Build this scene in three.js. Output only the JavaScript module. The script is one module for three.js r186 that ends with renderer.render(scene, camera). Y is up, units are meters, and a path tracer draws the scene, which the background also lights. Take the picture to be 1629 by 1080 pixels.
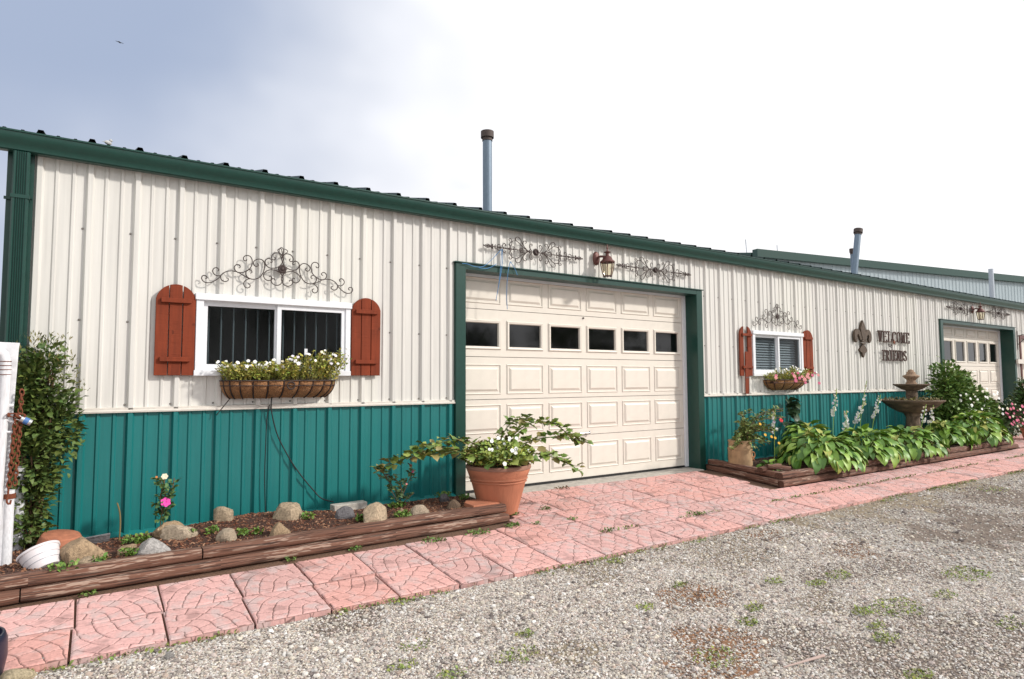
import * as THREE from 'three';
import { RoundedBoxGeometry } from 'three/addons/geometries/RoundedBoxGeometry.js';
import { mergeGeometries, toCreasedNormals } from 'three/addons/utils/BufferGeometryUtils.js';
import { FontLoader } from 'three/addons/loaders/FontLoader.js';
import { TextGeometry } from 'three/addons/geometries/TextGeometry.js';

// ---------------------------------------------------------------- camera, sky, sun, exposure
const scene = new THREE.Scene();
const F_PX = 1007.5, PW = 1629, PH = 1080;
const camera = new THREE.PerspectiveCamera(2 * Math.atan(PH / 2 / F_PX) * 180 / Math.PI, PW / PH, 0.05, 2000);
camera.position.set(-0.027, 1.164, 5.612);
camera.rotation.set(0.06396, -0.59952, -0.0040, 'YXZ');
const renderer = new THREE.WebGLRenderer();
renderer.toneMapping = THREE.LinearToneMapping;
renderer.toneMappingExposure = 1.14;
renderer.shadowMap.enabled = true;

// seeded random and noise
function mulberry(a) { return () => { a |= 0; a = a + 0x6D2B79F5 | 0; let t = Math.imul(a ^ a >>> 15, 1 | a); t = t + Math.imul(t ^ t >>> 7, 61 | t) ^ t; return ((t ^ t >>> 14) >>> 0) / 4294967296; }; }
const rnd = mulberry(20240611);
const R = (a = 1, b) => b === undefined ? rnd() * a : a + rnd() * (b - a);
const smooth = (a, b, x) => { const t = Math.min(1, Math.max(0, (x - a) / (b - a))); return t * t * (3 - 2 * t); };
const mix = (a, b, t) => a + (b - a) * t;
const clamp = (x, a = 0, b = 1) => Math.min(b, Math.max(a, x));
function hash3(x, y, z) { let h = Math.imul(x, 374761393) ^ Math.imul(y, 668265263) ^ Math.imul(z, 2147483647 ^ 1274126177); h = Math.imul(h ^ h >>> 13, 1274126177); return ((h ^ h >>> 16) >>> 0) / 4294967296; }
function vnoise(x, y, z = 0, per = 0) {
  const X = Math.floor(x), Y = Math.floor(y), Z = Math.floor(z), fx = x - X, fy = y - Y, fz = z - Z;
  const w = (n) => per ? ((n % per) + per) % per : n;
  const s = (t) => t * t * (3 - 2 * t), u = s(fx), v = s(fy), q = s(fz);
  let r = 0;
  for (let k = 0; k < 2; k++) {
    if (k && fz === 0) break;
    const a = hash3(w(X), w(Y), Z + k), b = hash3(w(X + 1), w(Y), Z + k), c = hash3(w(X), w(Y + 1), Z + k), d = hash3(w(X + 1), w(Y + 1), Z + k);
    const m = mix(mix(a, b, u), mix(c, d, u), v);
    r += m * (k ? q : 1 - q);
  }
  return r;
}
function fbm(x, y, z = 0, oct = 4, per = 0) { let s = 0, a = 0.5, n = 0; for (let i = 0; i < oct; i++) { s += a * vnoise(x, y, z, per); n += a; x *= 2; y *= 2; z *= 2; per *= 2; a *= 0.5; } return s / n; }

// ray of a photo pixel and where it meets a wall plane or the sloping yard
const camR = new THREE.Matrix4().makeRotationFromEuler(camera.rotation);
function rayDir(px, py) { return new THREE.Vector3((px - PW / 2) / F_PX, -(py - PH / 2) / F_PX, -1).applyMatrix4(camR); }
function onWall(px, py, z = 0) { const d = rayDir(px, py), t = (z - camera.position.z) / d.z; return camera.position.clone().addScaledVector(d, t); }
const SLOPE = 0.0677;
function onYard(px, py, dh = 0) { const d = rayDir(px, py), c = camera.position; return c.clone().addScaledVector(d, (dh - c.y - SLOPE * c.z) / (d.y + SLOPE * d.z)); }
const yardY = (z) => z < 0 ? 0 : z < 9 ? -SLOPE * z : -SLOPE * 9;

{ // bright overcast sky with one thin blue-grey opening
  const w = 1024, h = 512, data = new Float32Array(w * h * 4);
  const gap = rayDir(60, 20).normalize();
  for (let j = 0; j < h; j++) for (let i = 0; i < w; i++) {
    const el = ((j + 0.5) / h - 0.5) * Math.PI, az = ((i + 0.5) / w - 0.5) * 2 * Math.PI;
    const x = Math.cos(el) * Math.cos(az), y = Math.sin(el), z = Math.cos(el) * Math.sin(az);
    const n = fbm(x * 2.2 + 11, y * 3.4 + 7, z * 2.2 + 5, 5), n2 = fbm(x * 5 + 3, y * 8 + 1, z * 5 + 9, 4);
    const ang = Math.acos(clamp(x * gap.x + y * gap.y + z * gap.z, -1, 1)) * 180 / Math.PI;
    let blue = 1 - smooth(4, 46, ang + (n - 0.5) * 26 + (n2 - 0.5) * 14);
    blue = Math.max(blue, smooth(0.6, 0.74, n) * 0.5);
    const c = 0.97 + (n2 - 0.5) * 0.22 + (n - 0.5) * 0.2;
    const o = (j * w + i) * 4;
    data[o] = mix(c * 1.0, 0.36, blue); data[o + 1] = mix(c * 0.995, 0.43, blue); data[o + 2] = mix(c * 1.01, 0.58, blue); data[o + 3] = 1;
  }
  const t = new THREE.DataTexture(data, w, h, THREE.RGBAFormat, THREE.FloatType);
  t.mapping = THREE.EquirectangularReflectionMapping; t.magFilter = THREE.LinearFilter; t.wrapS = THREE.RepeatWrapping; t.needsUpdate = true;
  scene.background = t; scene.environment = t;
}
const sun = new THREE.DirectionalLight(0xfff8ef, 2.9);
sun.position.set(14.5, 9.2, 10.5); sun.target.position.set(4, 0, 0);
sun.castShadow = true; sun.shadow.radius = 8; sun.shadow.mapSize.set(2048, 2048);
Object.assign(sun.shadow.camera, { left: -25, right: 25, top: 25, bottom: -25, near: 0.5, far: 80 });
scene.add(sun); scene.add(sun.target);

// ---------------------------------------------------------------- helpers
const V = (x, y, z) => new THREE.Vector3(x, y, z);
const taken = new Map();
function numbered(n) { const k = (taken.get(n) || 0); taken.set(n, k + 1); return k ? n + '_' + String(k).padStart(3, '0') : n; }
function mesh(name, geo, mat, parent) { const m = new THREE.Mesh(geo, mat); m.name = name; m.castShadow = m.receiveShadow = true; if (parent) parent.add(m); return m; }
function group(name, parent) { const g = new THREE.Group(); g.name = name; parent.add(g); return g; }
function thing(name, label, category, pos = [0, 0, 0], grp) {
  const g = new THREE.Group(); g.name = numbered(name); g.position.set(...pos); g.userData = { label, category }; if (grp) g.userData.group = grp; scene.add(g); return g;
}
function structure(name, label, category, obj) { obj.name = numbered(name); obj.userData = { kind: 'structure', label, category }; if (!obj.parent) scene.add(obj); return obj; }
function stuffPart(m) { m.userData.kind = 'stuff'; return m; }
function copyOf(root, pos, label, grp) { const r = root.clone(); r.name = numbered(root.name.replace(/_\d{3}$/, '')); r.userData = { ...root.userData, label }; if (grp) r.userData.group = grp; r.position.set(...pos); scene.add(r); return r; }

function box(w, h, d, x = 0, y = 0, z = 0, bev = 0) { const g = bev ? new RoundedBoxGeometry(w, h, d, 2, bev) : new THREE.BoxGeometry(w, h, d); g.translate(x, y, z); return g; }
function spanBox(x0, x1, y0, y1, z0, z1, bev = 0) { return box(x1 - x0, y1 - y0, z1 - z0, (x0 + x1) / 2, (y0 + y1) / 2, (z0 + z1) / 2, bev); }
function boxUV(g, s = 1, ox = 0, oy = 0) { // uv in metres from the dominant direction of each face
  g = g.index ? g.toNonIndexed() : g; const p = g.attributes.position, uv = new Float32Array(p.count * 2);
  const a = V(), b = V(), c = V();
  for (let i = 0; i < p.count; i += 3) {
    a.fromBufferAttribute(p, i); b.fromBufferAttribute(p, i + 1); c.fromBufferAttribute(p, i + 2);
    const n = b.clone().sub(a).cross(c.clone().sub(a)), ax = Math.abs(n.x), ay = Math.abs(n.y), az = Math.abs(n.z);
    [a, b, c].forEach((q, k) => { const [u, v] = ay >= ax && ay >= az ? [q.x, q.z] : ax > az ? [q.z, q.y] : [q.x, q.y]; uv[(i + k) * 2] = u * s + ox; uv[(i + k) * 2 + 1] = v * s + oy; });
  }
  g.setAttribute('uv', new THREE.BufferAttribute(uv, 2)); return g;
}
function clean(g) { g = g.index ? g.toNonIndexed() : g; for (const k of Object.keys(g.attributes)) if (!['position', 'normal', 'uv'].includes(k)) g.deleteAttribute(k); if (!g.attributes.uv) boxUV(g); return g; }
function join(list) { return mergeGeometries(list.map(clean), false); }
function tube(pts, r, seg, rad = 6) { const c = new THREE.CatmullRomCurve3(pts.map((p) => p.isVector3 ? p : V(...p)), false, 'centripetal'); return new THREE.TubeGeometry(c, seg || pts.length * 3, r, rad, false); }
function rod(a, b, r, rad = 8, r2 = r) { a = a.isVector3 ? a : V(...a); b = b.isVector3 ? b : V(...b); const d = b.clone().sub(a), g = new THREE.CylinderGeometry(r2, r, d.length(), rad); g.applyQuaternion(new THREE.Quaternion().setFromUnitVectors(V(0, 1, 0), d.clone().normalize())); g.translate((a.x + b.x) / 2, (a.y + b.y) / 2, (a.z + b.z) / 2); return g; }
function lathe(prof, n = 32) { return new THREE.LatheGeometry(prof.map(([r, y]) => new THREE.Vector2(r, y)), n); }
function extrudeProfile(prof, x0, x1) { // closed profile of [z, y] drawn out along x, hard edges
  const s = new THREE.Shape(prof.map(([z, y]) => new THREE.Vector2(-z, y))), g = new THREE.ExtrudeGeometry(s, { depth: x1 - x0, bevelEnabled: false });
  g.rotateY(Math.PI / 2); g.translate(x0, 0, 0); return g;
}
function tex(w, h, fn, srgb = true, rep) {
  const d = new Uint8Array(w * h * 4);
  for (let j = 0; j < h; j++) for (let i = 0; i < w; i++) { const c = fn(i / w, j / h, i, j), o = (j * w + i) * 4; if (typeof c === 'number') d[o] = d[o + 1] = d[o + 2] = clamp(c) * 255; else { d[o] = clamp(c[0]) * 255; d[o + 1] = clamp(c[1]) * 255; d[o + 2] = clamp(c[2]) * 255; } d[o + 3] = 255; }
  const t = new THREE.DataTexture(d, w, h); t.magFilter = THREE.LinearFilter; t.minFilter = THREE.LinearMipmapLinearFilter; t.generateMipmaps = true; t.wrapS = t.wrapT = THREE.RepeatWrapping; if (srgb) t.colorSpace = THREE.SRGBColorSpace; if (rep) t.repeat.set(rep, rep); t.needsUpdate = true; return t;
}
const lin = (r, g, b) => new THREE.Color().setRGB(r, g, b);
const sr = (v) => v <= 0.0031308 ? v * 12.92 : 1.055 * Math.pow(v, 1 / 2.4) - 0.055; // linear to sRGB for texture bytes
function mat(color, rough = 0.7, extra = {}) { return new THREE.MeshStandardMaterial({ color, roughness: rough, side: THREE.DoubleSide, ...extra }); }
// grain textures are mid-grey multipliers around 1
const grain = (freq, amp, seed, oct = 5, sx = 1, sy = 1) => tex(512, 512, (u, v) => { const n = fbm(u * freq * sx + seed, v * freq * sy, 0, oct, 0); const m = 1 - amp * (0.5 + (0.5 - n) * 1.6); return sr(clamp(m)); });
const bumpNoise = (freq, seed, sx = 1, sy = 1) => tex(512, 512, (u, v) => fbm(u * freq * sx + seed, v * freq * sy, 0, 5), false);
const grainA = grain(24, 0.16, 3), grainSoft = grain(16, 0.06, 13), grainStreak = grain(8, 0.14, 9, 5, 6, 0.5), roughBump = bumpNoise(40, 5);
const rep = (t, r, r2 = r) => { const c = t.clone(); c.repeat.set(r, r2); c.needsUpdate = true; return c; };

const M = {
  cream: mat(lin(0.70, 0.69, 0.655), 0.42, { map: rep(grainStreak, 0.9, 0.35), bumpMap: rep(bumpNoise(4, 7), 0.55, 0.3), bumpScale: 0.006 }),
  creamTrim: mat(lin(0.70, 0.66, 0.60), 0.45, { map: rep(grainA, 1) }),
  teal: mat(lin(0.009, 0.172, 0.17), 0.38, { map: rep(grainStreak, 1.1, 0.5), bumpMap: rep(bumpNoise(4, 8), 0.55, 0.4), bumpScale: 0.006 }),
  green: mat(lin(0.006, 0.05, 0.038), 0.34, { map: rep(grainA, 1.3) }),
  roof: mat(lin(0.012, 0.035, 0.03), 0.5),
  door: mat(lin(0.74, 0.695, 0.62), 0.45, { map: rep(grainSoft, 0.8) }),
  white: mat(lin(0.78, 0.8, 0.84), 0.4, { map: rep(grainSoft, 1.5) }),
  glass: new THREE.MeshPhysicalMaterial({ color: lin(0.55, 0.6, 0.62), transmission: 1, thickness: 0, roughness: 0.1, ior: 1.3, side: THREE.DoubleSide }),
  doorGlass: new THREE.MeshPhysicalMaterial({ color: lin(0.3, 0.36, 0.42), transmission: 1, thickness: 0, roughness: 0.05, ior: 1.6, side: THREE.DoubleSide }),
  clearGlass: new THREE.MeshPhysicalMaterial({ color: lin(0.93, 0.9, 0.8), transmission: 1, thickness: 0, roughness: 0.08, ior: 1.45, side: THREE.DoubleSide }),
  dark: mat(lin(0.34, 0.32, 0.29), 0.9),
  inside: mat(lin(0.42, 0.40, 0.37), 0.9),
  iron: mat(lin(0.055, 0.038, 0.035), 0.6, { metalness: 0.3, map: rep(grainA, 6) }),
  copper: mat(lin(0.135, 0.052, 0.044), 0.5, { metalness: 0.25, map: rep(grainA, 4) }),
  pipe: mat(lin(0.17, 0.23, 0.30), 0.45, { metalness: 0.3, map: rep(grainA, 1) }),
  pipePale: mat(lin(0.5, 0.55, 0.62), 0.5),
  brownMetal: mat(lin(0.07, 0.05, 0.045), 0.7),
  concrete: mat(lin(0.5, 0.47, 0.42), 0.9, { map: rep(grain(18, 0.35, 21), 1.2), bumpMap: rep(roughBump, 2), bumpScale: 0.004 }),
  black: mat(lin(0.012, 0.012, 0.013), 0.5),
  rust: mat(lin(0.22, 0.06, 0.025), 0.85, { map: rep(grain(30, 0.5, 31), 5) }),
  silver: mat(lin(0.6, 0.6, 0.6), 0.3, { metalness: 0.9 }),
  twine: mat(lin(0.08, 0.25, 0.5), 0.8),
  fur: mat(lin(0.45, 0.45, 0.45), 0.8),
  screw: mat(lin(0.2, 0.185, 0.17), 0.4, { metalness: 0.5 }),
};
console.log('setup done');

// ---------------------------------------------------------------- the long metal barn
const RIB = 0.3048, XL = -0.335, XR = 27;
const ribProfile = [];
for (let k = -4; k < 92; k++) {
  const x = k * RIB;
  ribProfile.push([x - 0.028, 0], [x - 0.015, 0.026], [x + 0.015, 0.026], [x + 0.028, 0]);
  for (const m of [0.1016, 0.2032]) ribProfile.push([x + m - 0.015, 0], [x + m - 0.008, 0.0095], [x + m + 0.008, 0.0095], [x + m + 0.015, 0]);
}
function sidingStrip(x0, x1, y0, y1) { // ribbed sheet between x0..x1, y0..y1 facing +z
  const pts = [];
  const zAt = (x) => { for (let i = 1; i < ribProfile.length; i++) if (ribProfile[i][0] >= x) { const [a, b] = ribProfile[i - 1], [c, d] = ribProfile[i]; return b + (d - b) * (x - a) / (c - a); } return 0; };
  pts.push([x0, zAt(x0)]); for (const q of ribProfile) if (q[0] > x0 + 1e-4 && q[0] < x1 - 1e-4) pts.push(q); pts.push([x1, zAt(x1)]);
  const pos = [], nor = [], uv = [];
  for (let i = 1; i < pts.length; i++) {
    const [a, za] = pts[i - 1], [b, zb] = pts[i], n = V(-(zb - za), 0, b - a).normalize();
    const q = [[a, y0, za], [b, y0, zb], [b, y1, zb], [a, y0, za], [b, y1, zb], [a, y1, za]];
    for (const p of q) { pos.push(...p); nor.push(n.x, n.y, n.z); uv.push(p[0], p[1]); }
  }
  const g = new THREE.BufferGeometry();
  g.setAttribute('position', new THREE.Float32BufferAttribute(pos, 3)); g.setAttribute('normal', new THREE.Float32BufferAttribute(nor, 3)); g.setAttribute('uv', new THREE.Float32BufferAttribute(uv, 2)); return g;
}
const WIN = [0.73, 7.985], D1 = [3.213, 6.78, 2.3], D2 = [14.25, 17.95, 2.28], D3 = [18.42, 19.3, 2.1];
const holes = [...WIN.map((x) => [x + 0.03, x + 1.24, 1.24, 1.83]), [D1[0], D1[1], -1, D1[2]], [D2[0], D2[1], -1, D2[2]], [D3[0], D3[1], -1, D3[2]]];
function sheetWithHoles(x0, x1, y0, y1) {
  const xs = [x0, x1]; for (const h of holes) for (const x of [h[0], h[1]]) if (x > x0 && x < x1) xs.push(x);
  xs.sort((a, b) => a - b); const out = [];
  for (let i = 1; i < xs.length; i++) {
    const a = xs[i - 1], b = xs[i], m = (a + b) / 2; let spans = [[y0, y1]];
    for (const h of holes) if (m > h[0] && m < h[1]) spans = spans.flatMap(([p, q]) => { const r = []; if (h[2] > p) r.push([p, Math.min(q, h[2])]); if (h[3] < q) r.push([Math.max(p, h[3]), q]); if (h[2] >= q || h[3] <= p) return [[p, q]]; return r; });
    for (const [p, q] of spans) if (q - p > 0.01) out.push(sidingStrip(a, b, p, q));
  }
  return out.length ? join(out) : null;
}
const sheetTones = (m) => [1, 0.965, 1.02, 0.985].map((f, i) => { const c = m.clone(); c.color = lin(m.color.r * f, m.color.g * f * (i === 1 ? 0.995 : 1), m.color.b * f * (i === 2 ? 0.985 : 1)); return c; }), creams = sheetTones(M.cream), teals = sheetTones(M.teal); // sheets of different batches
const barn = thing('metal_barn', 'long cream and teal ribbed metal barn with green gutter and white garage doors', 'barn');
for (let k = 0; k < 30; k++) {
  const a = Math.max(XL, (3 * k - 1.5) * RIB), b = Math.min(XR, (3 * k + 1.5) * RIB); if (a >= XR) break;
  const top = sheetWithHoles(a, b, 0.95, 2.86), low = sheetWithHoles(a, b, 0.02, 0.94);
  if (top) mesh('wall_panel', top, creams[(k * 7) % 4], barn); if (low) mesh('wainscot_panel', low, teals[(k * 5) % 4], barn);
}
{ // fasteners beside each rib
  const g = []; const s = new THREE.SphereGeometry(0.008, 6, 4); s.scale(1, 1, 0.7);
  for (let k = 0; k < 62; k++) for (const y of [2.296, 1.619, 0.99]) {
    const x = k * RIB - 0.038; if (holes.some((h) => x > h[0] - 0.12 && x < h[1] + 0.12 && y > h[2] - 0.08 && y < h[3] + 0.08)) continue;
    const q = s.clone(); q.translate(x, y, 0.003); g.push(q);
  }
  stuffPart(mesh('screws', join(g), M.screw, barn));
}
// trims
const solidRuns = [[XL - 0.02, 3.096], [6.9, 14.13], [18.07, D3[0] - 0.08], [D3[1] + 0.08, XR]];
for (const [a, b] of solidRuns) {
  mesh('ledge_trim', boxUV(extrudeProfile([[0, 0.932], [0.034, 0.932], [0.036, 0.944], [0.026, 0.952], [0.026, 0.966], [0, 0.972]], a, b)), M.creamTrim, barn);
  mesh('base_trim', boxUV(extrudeProfile([[0, 0.012], [0.045, 0.012], [0.045, 0.026], [0.03, 0.034], [0, 0.05]], a, b)), M.teal, barn);
}
mesh('corner_trim', boxUV(join([spanBox(-0.49, XL, -0.08, 2.86, -0.12, 0.012, 0.006), spanBox(XL - 0.022, XL, 0.0, 2.86, 0.012, 0.03)])), M.green, barn);
mesh('foundation', boxUV(join([spanBox(-0.48, D1[0] - 0.02, -0.5, 0.02, -0.3, -0.004), spanBox(D1[1] + 0.02, XR, -0.5, 0.015, -0.3, -0.004)])), M.concrete, barn);
mesh('end_wall', boxUV(extrudeProfile([[-0.12, 2.84], [-0.12, 0], [-7, 0], [-7, 2.84], [-3.5, 3.68]], -0.488, -0.42)), M.teal, barn); mesh('end_wall', boxUV(extrudeProfile([[0, 2.84], [0, 0], [-7, 0], [-7, 2.84], [-3.5, 3.68]], XR, XR + 0.06)), M.inside, barn);
mesh('back_wall', boxUV(spanBox(-0.48, XR, 0, 2.95, -7.06, -7)), M.inside, barn);
mesh('floor_slab', boxUV(spanBox(-0.48, XR, -0.3, 0.002, -7, -0.31)), M.dark, barn);
{ // gutter, downspout
  mesh('gutter', toCreasedNormals(boxUV(extrudeProfile([[0.03, 2.905], [0.03, 2.782], [0.045, 2.774], [0.098, 2.774], [0.108, 2.782], [0.110, 2.802], [0.118, 2.822], [0.136, 2.845], [0.146, 2.868], [0.147, 2.894], [0.155, 2.896], [0.155, 2.907], [0.14, 2.909], [0.134, 2.898]], -1.3, XR + 0.3)), 0.5), M.green, barn);
  mesh('soffit', boxUV(spanBox(-0.9, XR + 0.2, 2.83, 2.86, -0.1, 0.031)), M.green, barn);
  const prof = []; const w = 0.048; // fluted downspout
  const sh = new THREE.Shape(); sh.moveTo(-w, -0.04); sh.lineTo(w, -0.04); sh.lineTo(w, 0.034); sh.lineTo(w - 0.008, 0.042);
  for (let i = 0; i < 5; i++) { const x = 0.03 - i * 0.0125; sh.lineTo(x, 0.042); sh.lineTo(x - 0.003, 0.034); sh.lineTo(x - 0.006, 0.034); sh.lineTo(x - 0.009, 0.042); }
  sh.lineTo(-w + 0.008, 0.042); sh.lineTo(-w, 0.034);
  const g = new THREE.ExtrudeGeometry(sh, { depth: 2.74, bevelEnabled: false }); g.rotateX(-Math.PI / 2); g.scale(1, 1, -1); g.translate(-0.405, 0.03, 0.075);
  const ds = mesh('downspout', boxUV(g), M.green, barn); ds.geometry.computeVertexNormals();
  mesh('strap', boxUV(join([spanBox(-0.458, -0.352, 2.44, 2.465, 0.03, 0.121), spanBox(-0.5, -0.34, 2.443, 2.462, 0.012, 0.03)])), M.green, ds);
}
{ // roof sheets with ribs that stand above the gutter
  const P = 0.25, z0 = 0.1, y0 = 2.919, run = 3.6;
  for (let k = -1; k < 30; k++) {
    const a = Math.max(-0.62, (3 * k - 1.5) * RIB), b = Math.min(XR + 0.2, (3 * k + 1.5) * RIB); if (b - a < 0.02 || a > XR) continue;
    const g = sidingStrip(a, b, 0, Math.hypot(run, run * P)); g.scale(1, 1, 1.15); g.rotateX(-Math.PI / 2 + Math.atan(P)); g.translate(0, y0, z0); mesh('roof_panel', g, M.roof, barn);
  }
  mesh('back_roof', boxUV(join([(() => { const g = box(XR + 0.3, 0.04, 3.8, 0, 0, 0); g.rotateX(Math.atan(-P)); g.translate(XR / 2, 3.31, -5.38); return g; })()])), M.roof, barn);
  mesh('roof_deck', boxUV((() => { const g = box(XR + 0.7, 0.02, 3.6, 0, 0, 0); g.rotateX(Math.atan(P)); g.translate(XR / 2 - 0.2, 3.3, -1.75); return g; })()), M.dark, barn);

}
function chimney(base, top, r, m, cap) {
  const c = mesh('chimney_pipe', rod(base, top, r, 20), m, barn);
  if (cap) { const d = V(...top).sub(V(...base)).normalize(), a = V(...top).addScaledVector(d, -0.02), g = rod(a, a.clone().addScaledVector(d, 0.1), r * 1.42, 20); mesh('cap', join([g, rod(a.clone().addScaledVector(d, -0.05), a, r * 1.12, 20)]), M.brownMetal, c); }
  return c;
}
chimney([5.07, 3.3, -2.5], [5.07, 4.92, -2.5], 0.071, M.pipe, true);
chimney([15.75, 3.3, -2.5], [16.13, 4.86, -2.5], 0.075, M.pipe, true);
chimney([16.77, 3.3, -3.0], [16.77, 4.52, -3.0], 0.045, M.pipe, true);
chimney([24.5, 3.3, -2.5], [24.5, 4.73, -2.5], 0.07, M.pipePale, false);

// windows
function buildWindow(x, kind) {
  const w = group('window', barn); w.position.set(x, 0, 0);
  const W = 1.27;
  const bar = (n, a, b, c, d, z0, z1, m = M.white) => mesh(n, boxUV(spanBox(a, b, c, d, z0, z1, 0.004)), m, w);
  bar('head_casing', -0.008, W + 0.008, 1.815, 1.868, -0.02, 0.062); bar('sill', -0.008, W + 0.004, 1.208, 1.252, -0.02, 0.058);
  bar('jamb_casing', 0, 0.056, 1.252, 1.815, -0.02, 0.048); bar('jamb_casing', W - 0.046, W, 1.252, 1.815, -0.02, 0.048);
  const sash = (a, b, z) => { const t = 0.034; mesh('sash', boxUV(join([spanBox(a, b, 1.252, 1.252 + 0.05, z - 0.016, z + 0.012), spanBox(a, b, 1.775, 1.815, z - 0.016, z + 0.012), spanBox(a, a + t, 1.302, 1.775, z - 0.0159, z + 0.0121), spanBox(b - t, b, 1.302, 1.775, z - 0.0159, z + 0.0121)])), M.white, w);
    const p = new THREE.PlaneGeometry(b - a - 2 * t, 0.473); p.translate((a + b) / 2, 1.5385, z - 0.004); mesh('pane', p, M.glass, w); };
  sash(0.056, 0.648, -0.004); sash(0.628, W - 0.046, 0.024);
  if (kind === 'bars') for (let i = 0; i < 12; i++) { const bx = 0.115 + i * 0.0965 + (i > 5 ? 0.02 : 0); mesh('bar', rod([bx, 1.2, -0.11], [bx, 1.86, -0.11], 0.0075, 8), M.windowBar, w); }
  else for (let i = 0; i < 16; i++) { const g = box(W - 0.1, 0.002, 0.046); g.rotateX(0.75); g.translate(W / 2, 1.24 + i * 0.038, -0.07); mesh('blind_slat', g, M.blind, w); }
  if (kind === 'bars') mesh('sticker', spanBox(0.866, 0.892, 1.39, 1.445, 0.0215, 0.0225), M.white, w);
}
M.blind = mat(lin(0.55, 0.58, 0.6), 0.6); M.windowBar = mat(lin(0.16, 0.19, 0.2), 0.5);
buildWindow(WIN[0], 'bars'); buildWindow(WIN[1], 'blind');

// sectional garage doors
function frustumRing(w, h, inset, z0, z1) { // four sloping faces between two rectangles
  const a = [[-w / 2, -h / 2], [w / 2, -h / 2], [w / 2, h / 2], [-w / 2, h / 2]], b = a.map(([x, y]) => [x - Math.sign(x) * inset, y - Math.sign(y) * inset]);
  const pos = []; for (let i = 0; i < 4; i++) { const j = (i + 1) % 4, q = [[...a[i], z0], [...a[j], z0], [...b[j], z1], [...a[i], z0], [...b[j], z1], [...b[i], z1]]; q.forEach((p) => pos.push(...p)); }
  const g = new THREE.BufferGeometry(); g.setAttribute('position', new THREE.Float32BufferAttribute(pos, 3)); g.computeVertexNormals(); return g;
}
function rectFace(w, h, z) { const g = new THREE.PlaneGeometry(w, h); g.translate(0, 0, z); return g; }
function raisedPanel(w, h) { return boxUV(join([frustumRing(w, h, 0.009, 0, 0.009), frustumRing(w - 0.018, h - 0.018, 0.010, 0.009, 0.001), frustumRing(w - 0.076, h - 0.076, 0.02, 0.001, 0.013), rectFace(w - 0.116, h - 0.116, 0.013)])); }
function garageDoor(x0, x1, z, cols, rows, bounds, winRow, top, handleX) {
  const d = group('garage_door', barn);
  const cw = cols[0][1] - cols[0][0];
  for (let s = 0; s < bounds.length - 1; s++) {
    const a = bounds[s] + 0.003, b = bounds[s + 1] - 0.003, parts = [];
    const [ry0, ry1] = rows[s];
    if (s === winRow) {
      parts.push(spanBox(x0, x1, a, ry0, z - 0.045, z), spanBox(x0, x1, ry1, b, z - 0.045, z));
      let px = x0; for (const [c0, c1] of cols) { if (c0 > px) parts.push(spanBox(px, Math.max(px + 0.001, c0), ry0, ry1, z - 0.045, z - 0.0003)); px = c1; } if (px < x1) parts.push(spanBox(px, x1, ry0, ry1, z - 0.045, z - 0.0003));
    } else parts.push(spanBox(x0, x1, a, b, z - 0.045, z));
    mesh('section', boxUV(join(parts)), M.door, d);
    const pg = s === winRow ? boxUV(join([frustumRing(cw, ry1 - ry0, 0.012, 0, 0.016), frustumRing(cw - 0.024, ry1 - ry0 - 0.024, 0.020, 0.016, 0.012), frustumRing(cw - 0.064, ry1 - ry0 - 0.064, 0.006, 0.012, -0.012)])) : raisedPanel(cw, ry1 - ry0);
    for (const [c0, c1] of cols) {
      const m = mesh(s === winRow ? 'window_surround' : 'raised_panel', pg, M.door, d); m.position.set((c0 + c1) / 2, (ry0 + ry1) / 2, z + 0.0006);
      if (s === winRow) { const p = mesh('pane', new THREE.PlaneGeometry(cw - 0.06, ry1 - ry0 - 0.06), M.doorGlass, d); p.position.set((c0 + c1) / 2, (ry0 + ry1) / 2, z - 0.011); }
    }
  }
  mesh('bottom_seal', boxUV(spanBox(x0, x1, -0.012, bounds[0] + 0.002, z - 0.04, z + 0.006)), M.black, d);
  mesh('weather_strip', boxUV(join([spanBox(x1 - 0.055, x1, 0, top, z + 0.004, z + 0.03), spanBox(x0, x1 - 0.055, top - 0.03, top, z + 0.0182, z + 0.03)])), M.white, d);
  if (handleX) { mesh('handle', join([rod([handleX - 0.08, 0.535, z + 0.035], [handleX + 0.08, 0.535, z + 0.035], 0.0085), rod([handleX - 0.06, 0.535, z], [handleX - 0.06, 0.535, z + 0.035], 0.011), rod([handleX + 0.075, 0.555, z + 0.03], [handleX + 0.075, 0.515, z + 0.03], 0.013)]), M.silver, d); mesh('lock', rod([handleX + 0.02, 1.905, z], [handleX + 0.02, 1.905, z + 0.012], 0.011), M.brownMetal, d); }
  return d;
}
const cols1 = [...Array(6)].map((_, i) => [3.276 + i * 0.5795, 3.276 + i * 0.5795 + 0.506]);
garageDoor(D1[0] - 0.02, D1[1], -0.18, cols1, [[0.108, 0.429], [0.590, 0.903], [1.008, 1.338], [1.492, 1.818], [1.99, 2.275]], [0.012, 0.512, 0.957, 1.415, 1.93, 2.36], 3, 2.3, 4.95);
const cols2 = [...Array(6)].map((_, i) => [14.30 + i * 0.605, 14.30 + i * 0.605 + 0.5]);
garageDoor(D2[0] - 0.02, D2[1], -0.25, cols2, [[0.10, 0.43], [0.56, 0.92], [1.04, 1.36], [1.50, 1.99], [2.06, 2.27]], [0.012, 0.5, 0.98, 1.43, 2.03, 2.4], 3, 2.28, 0);
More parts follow.
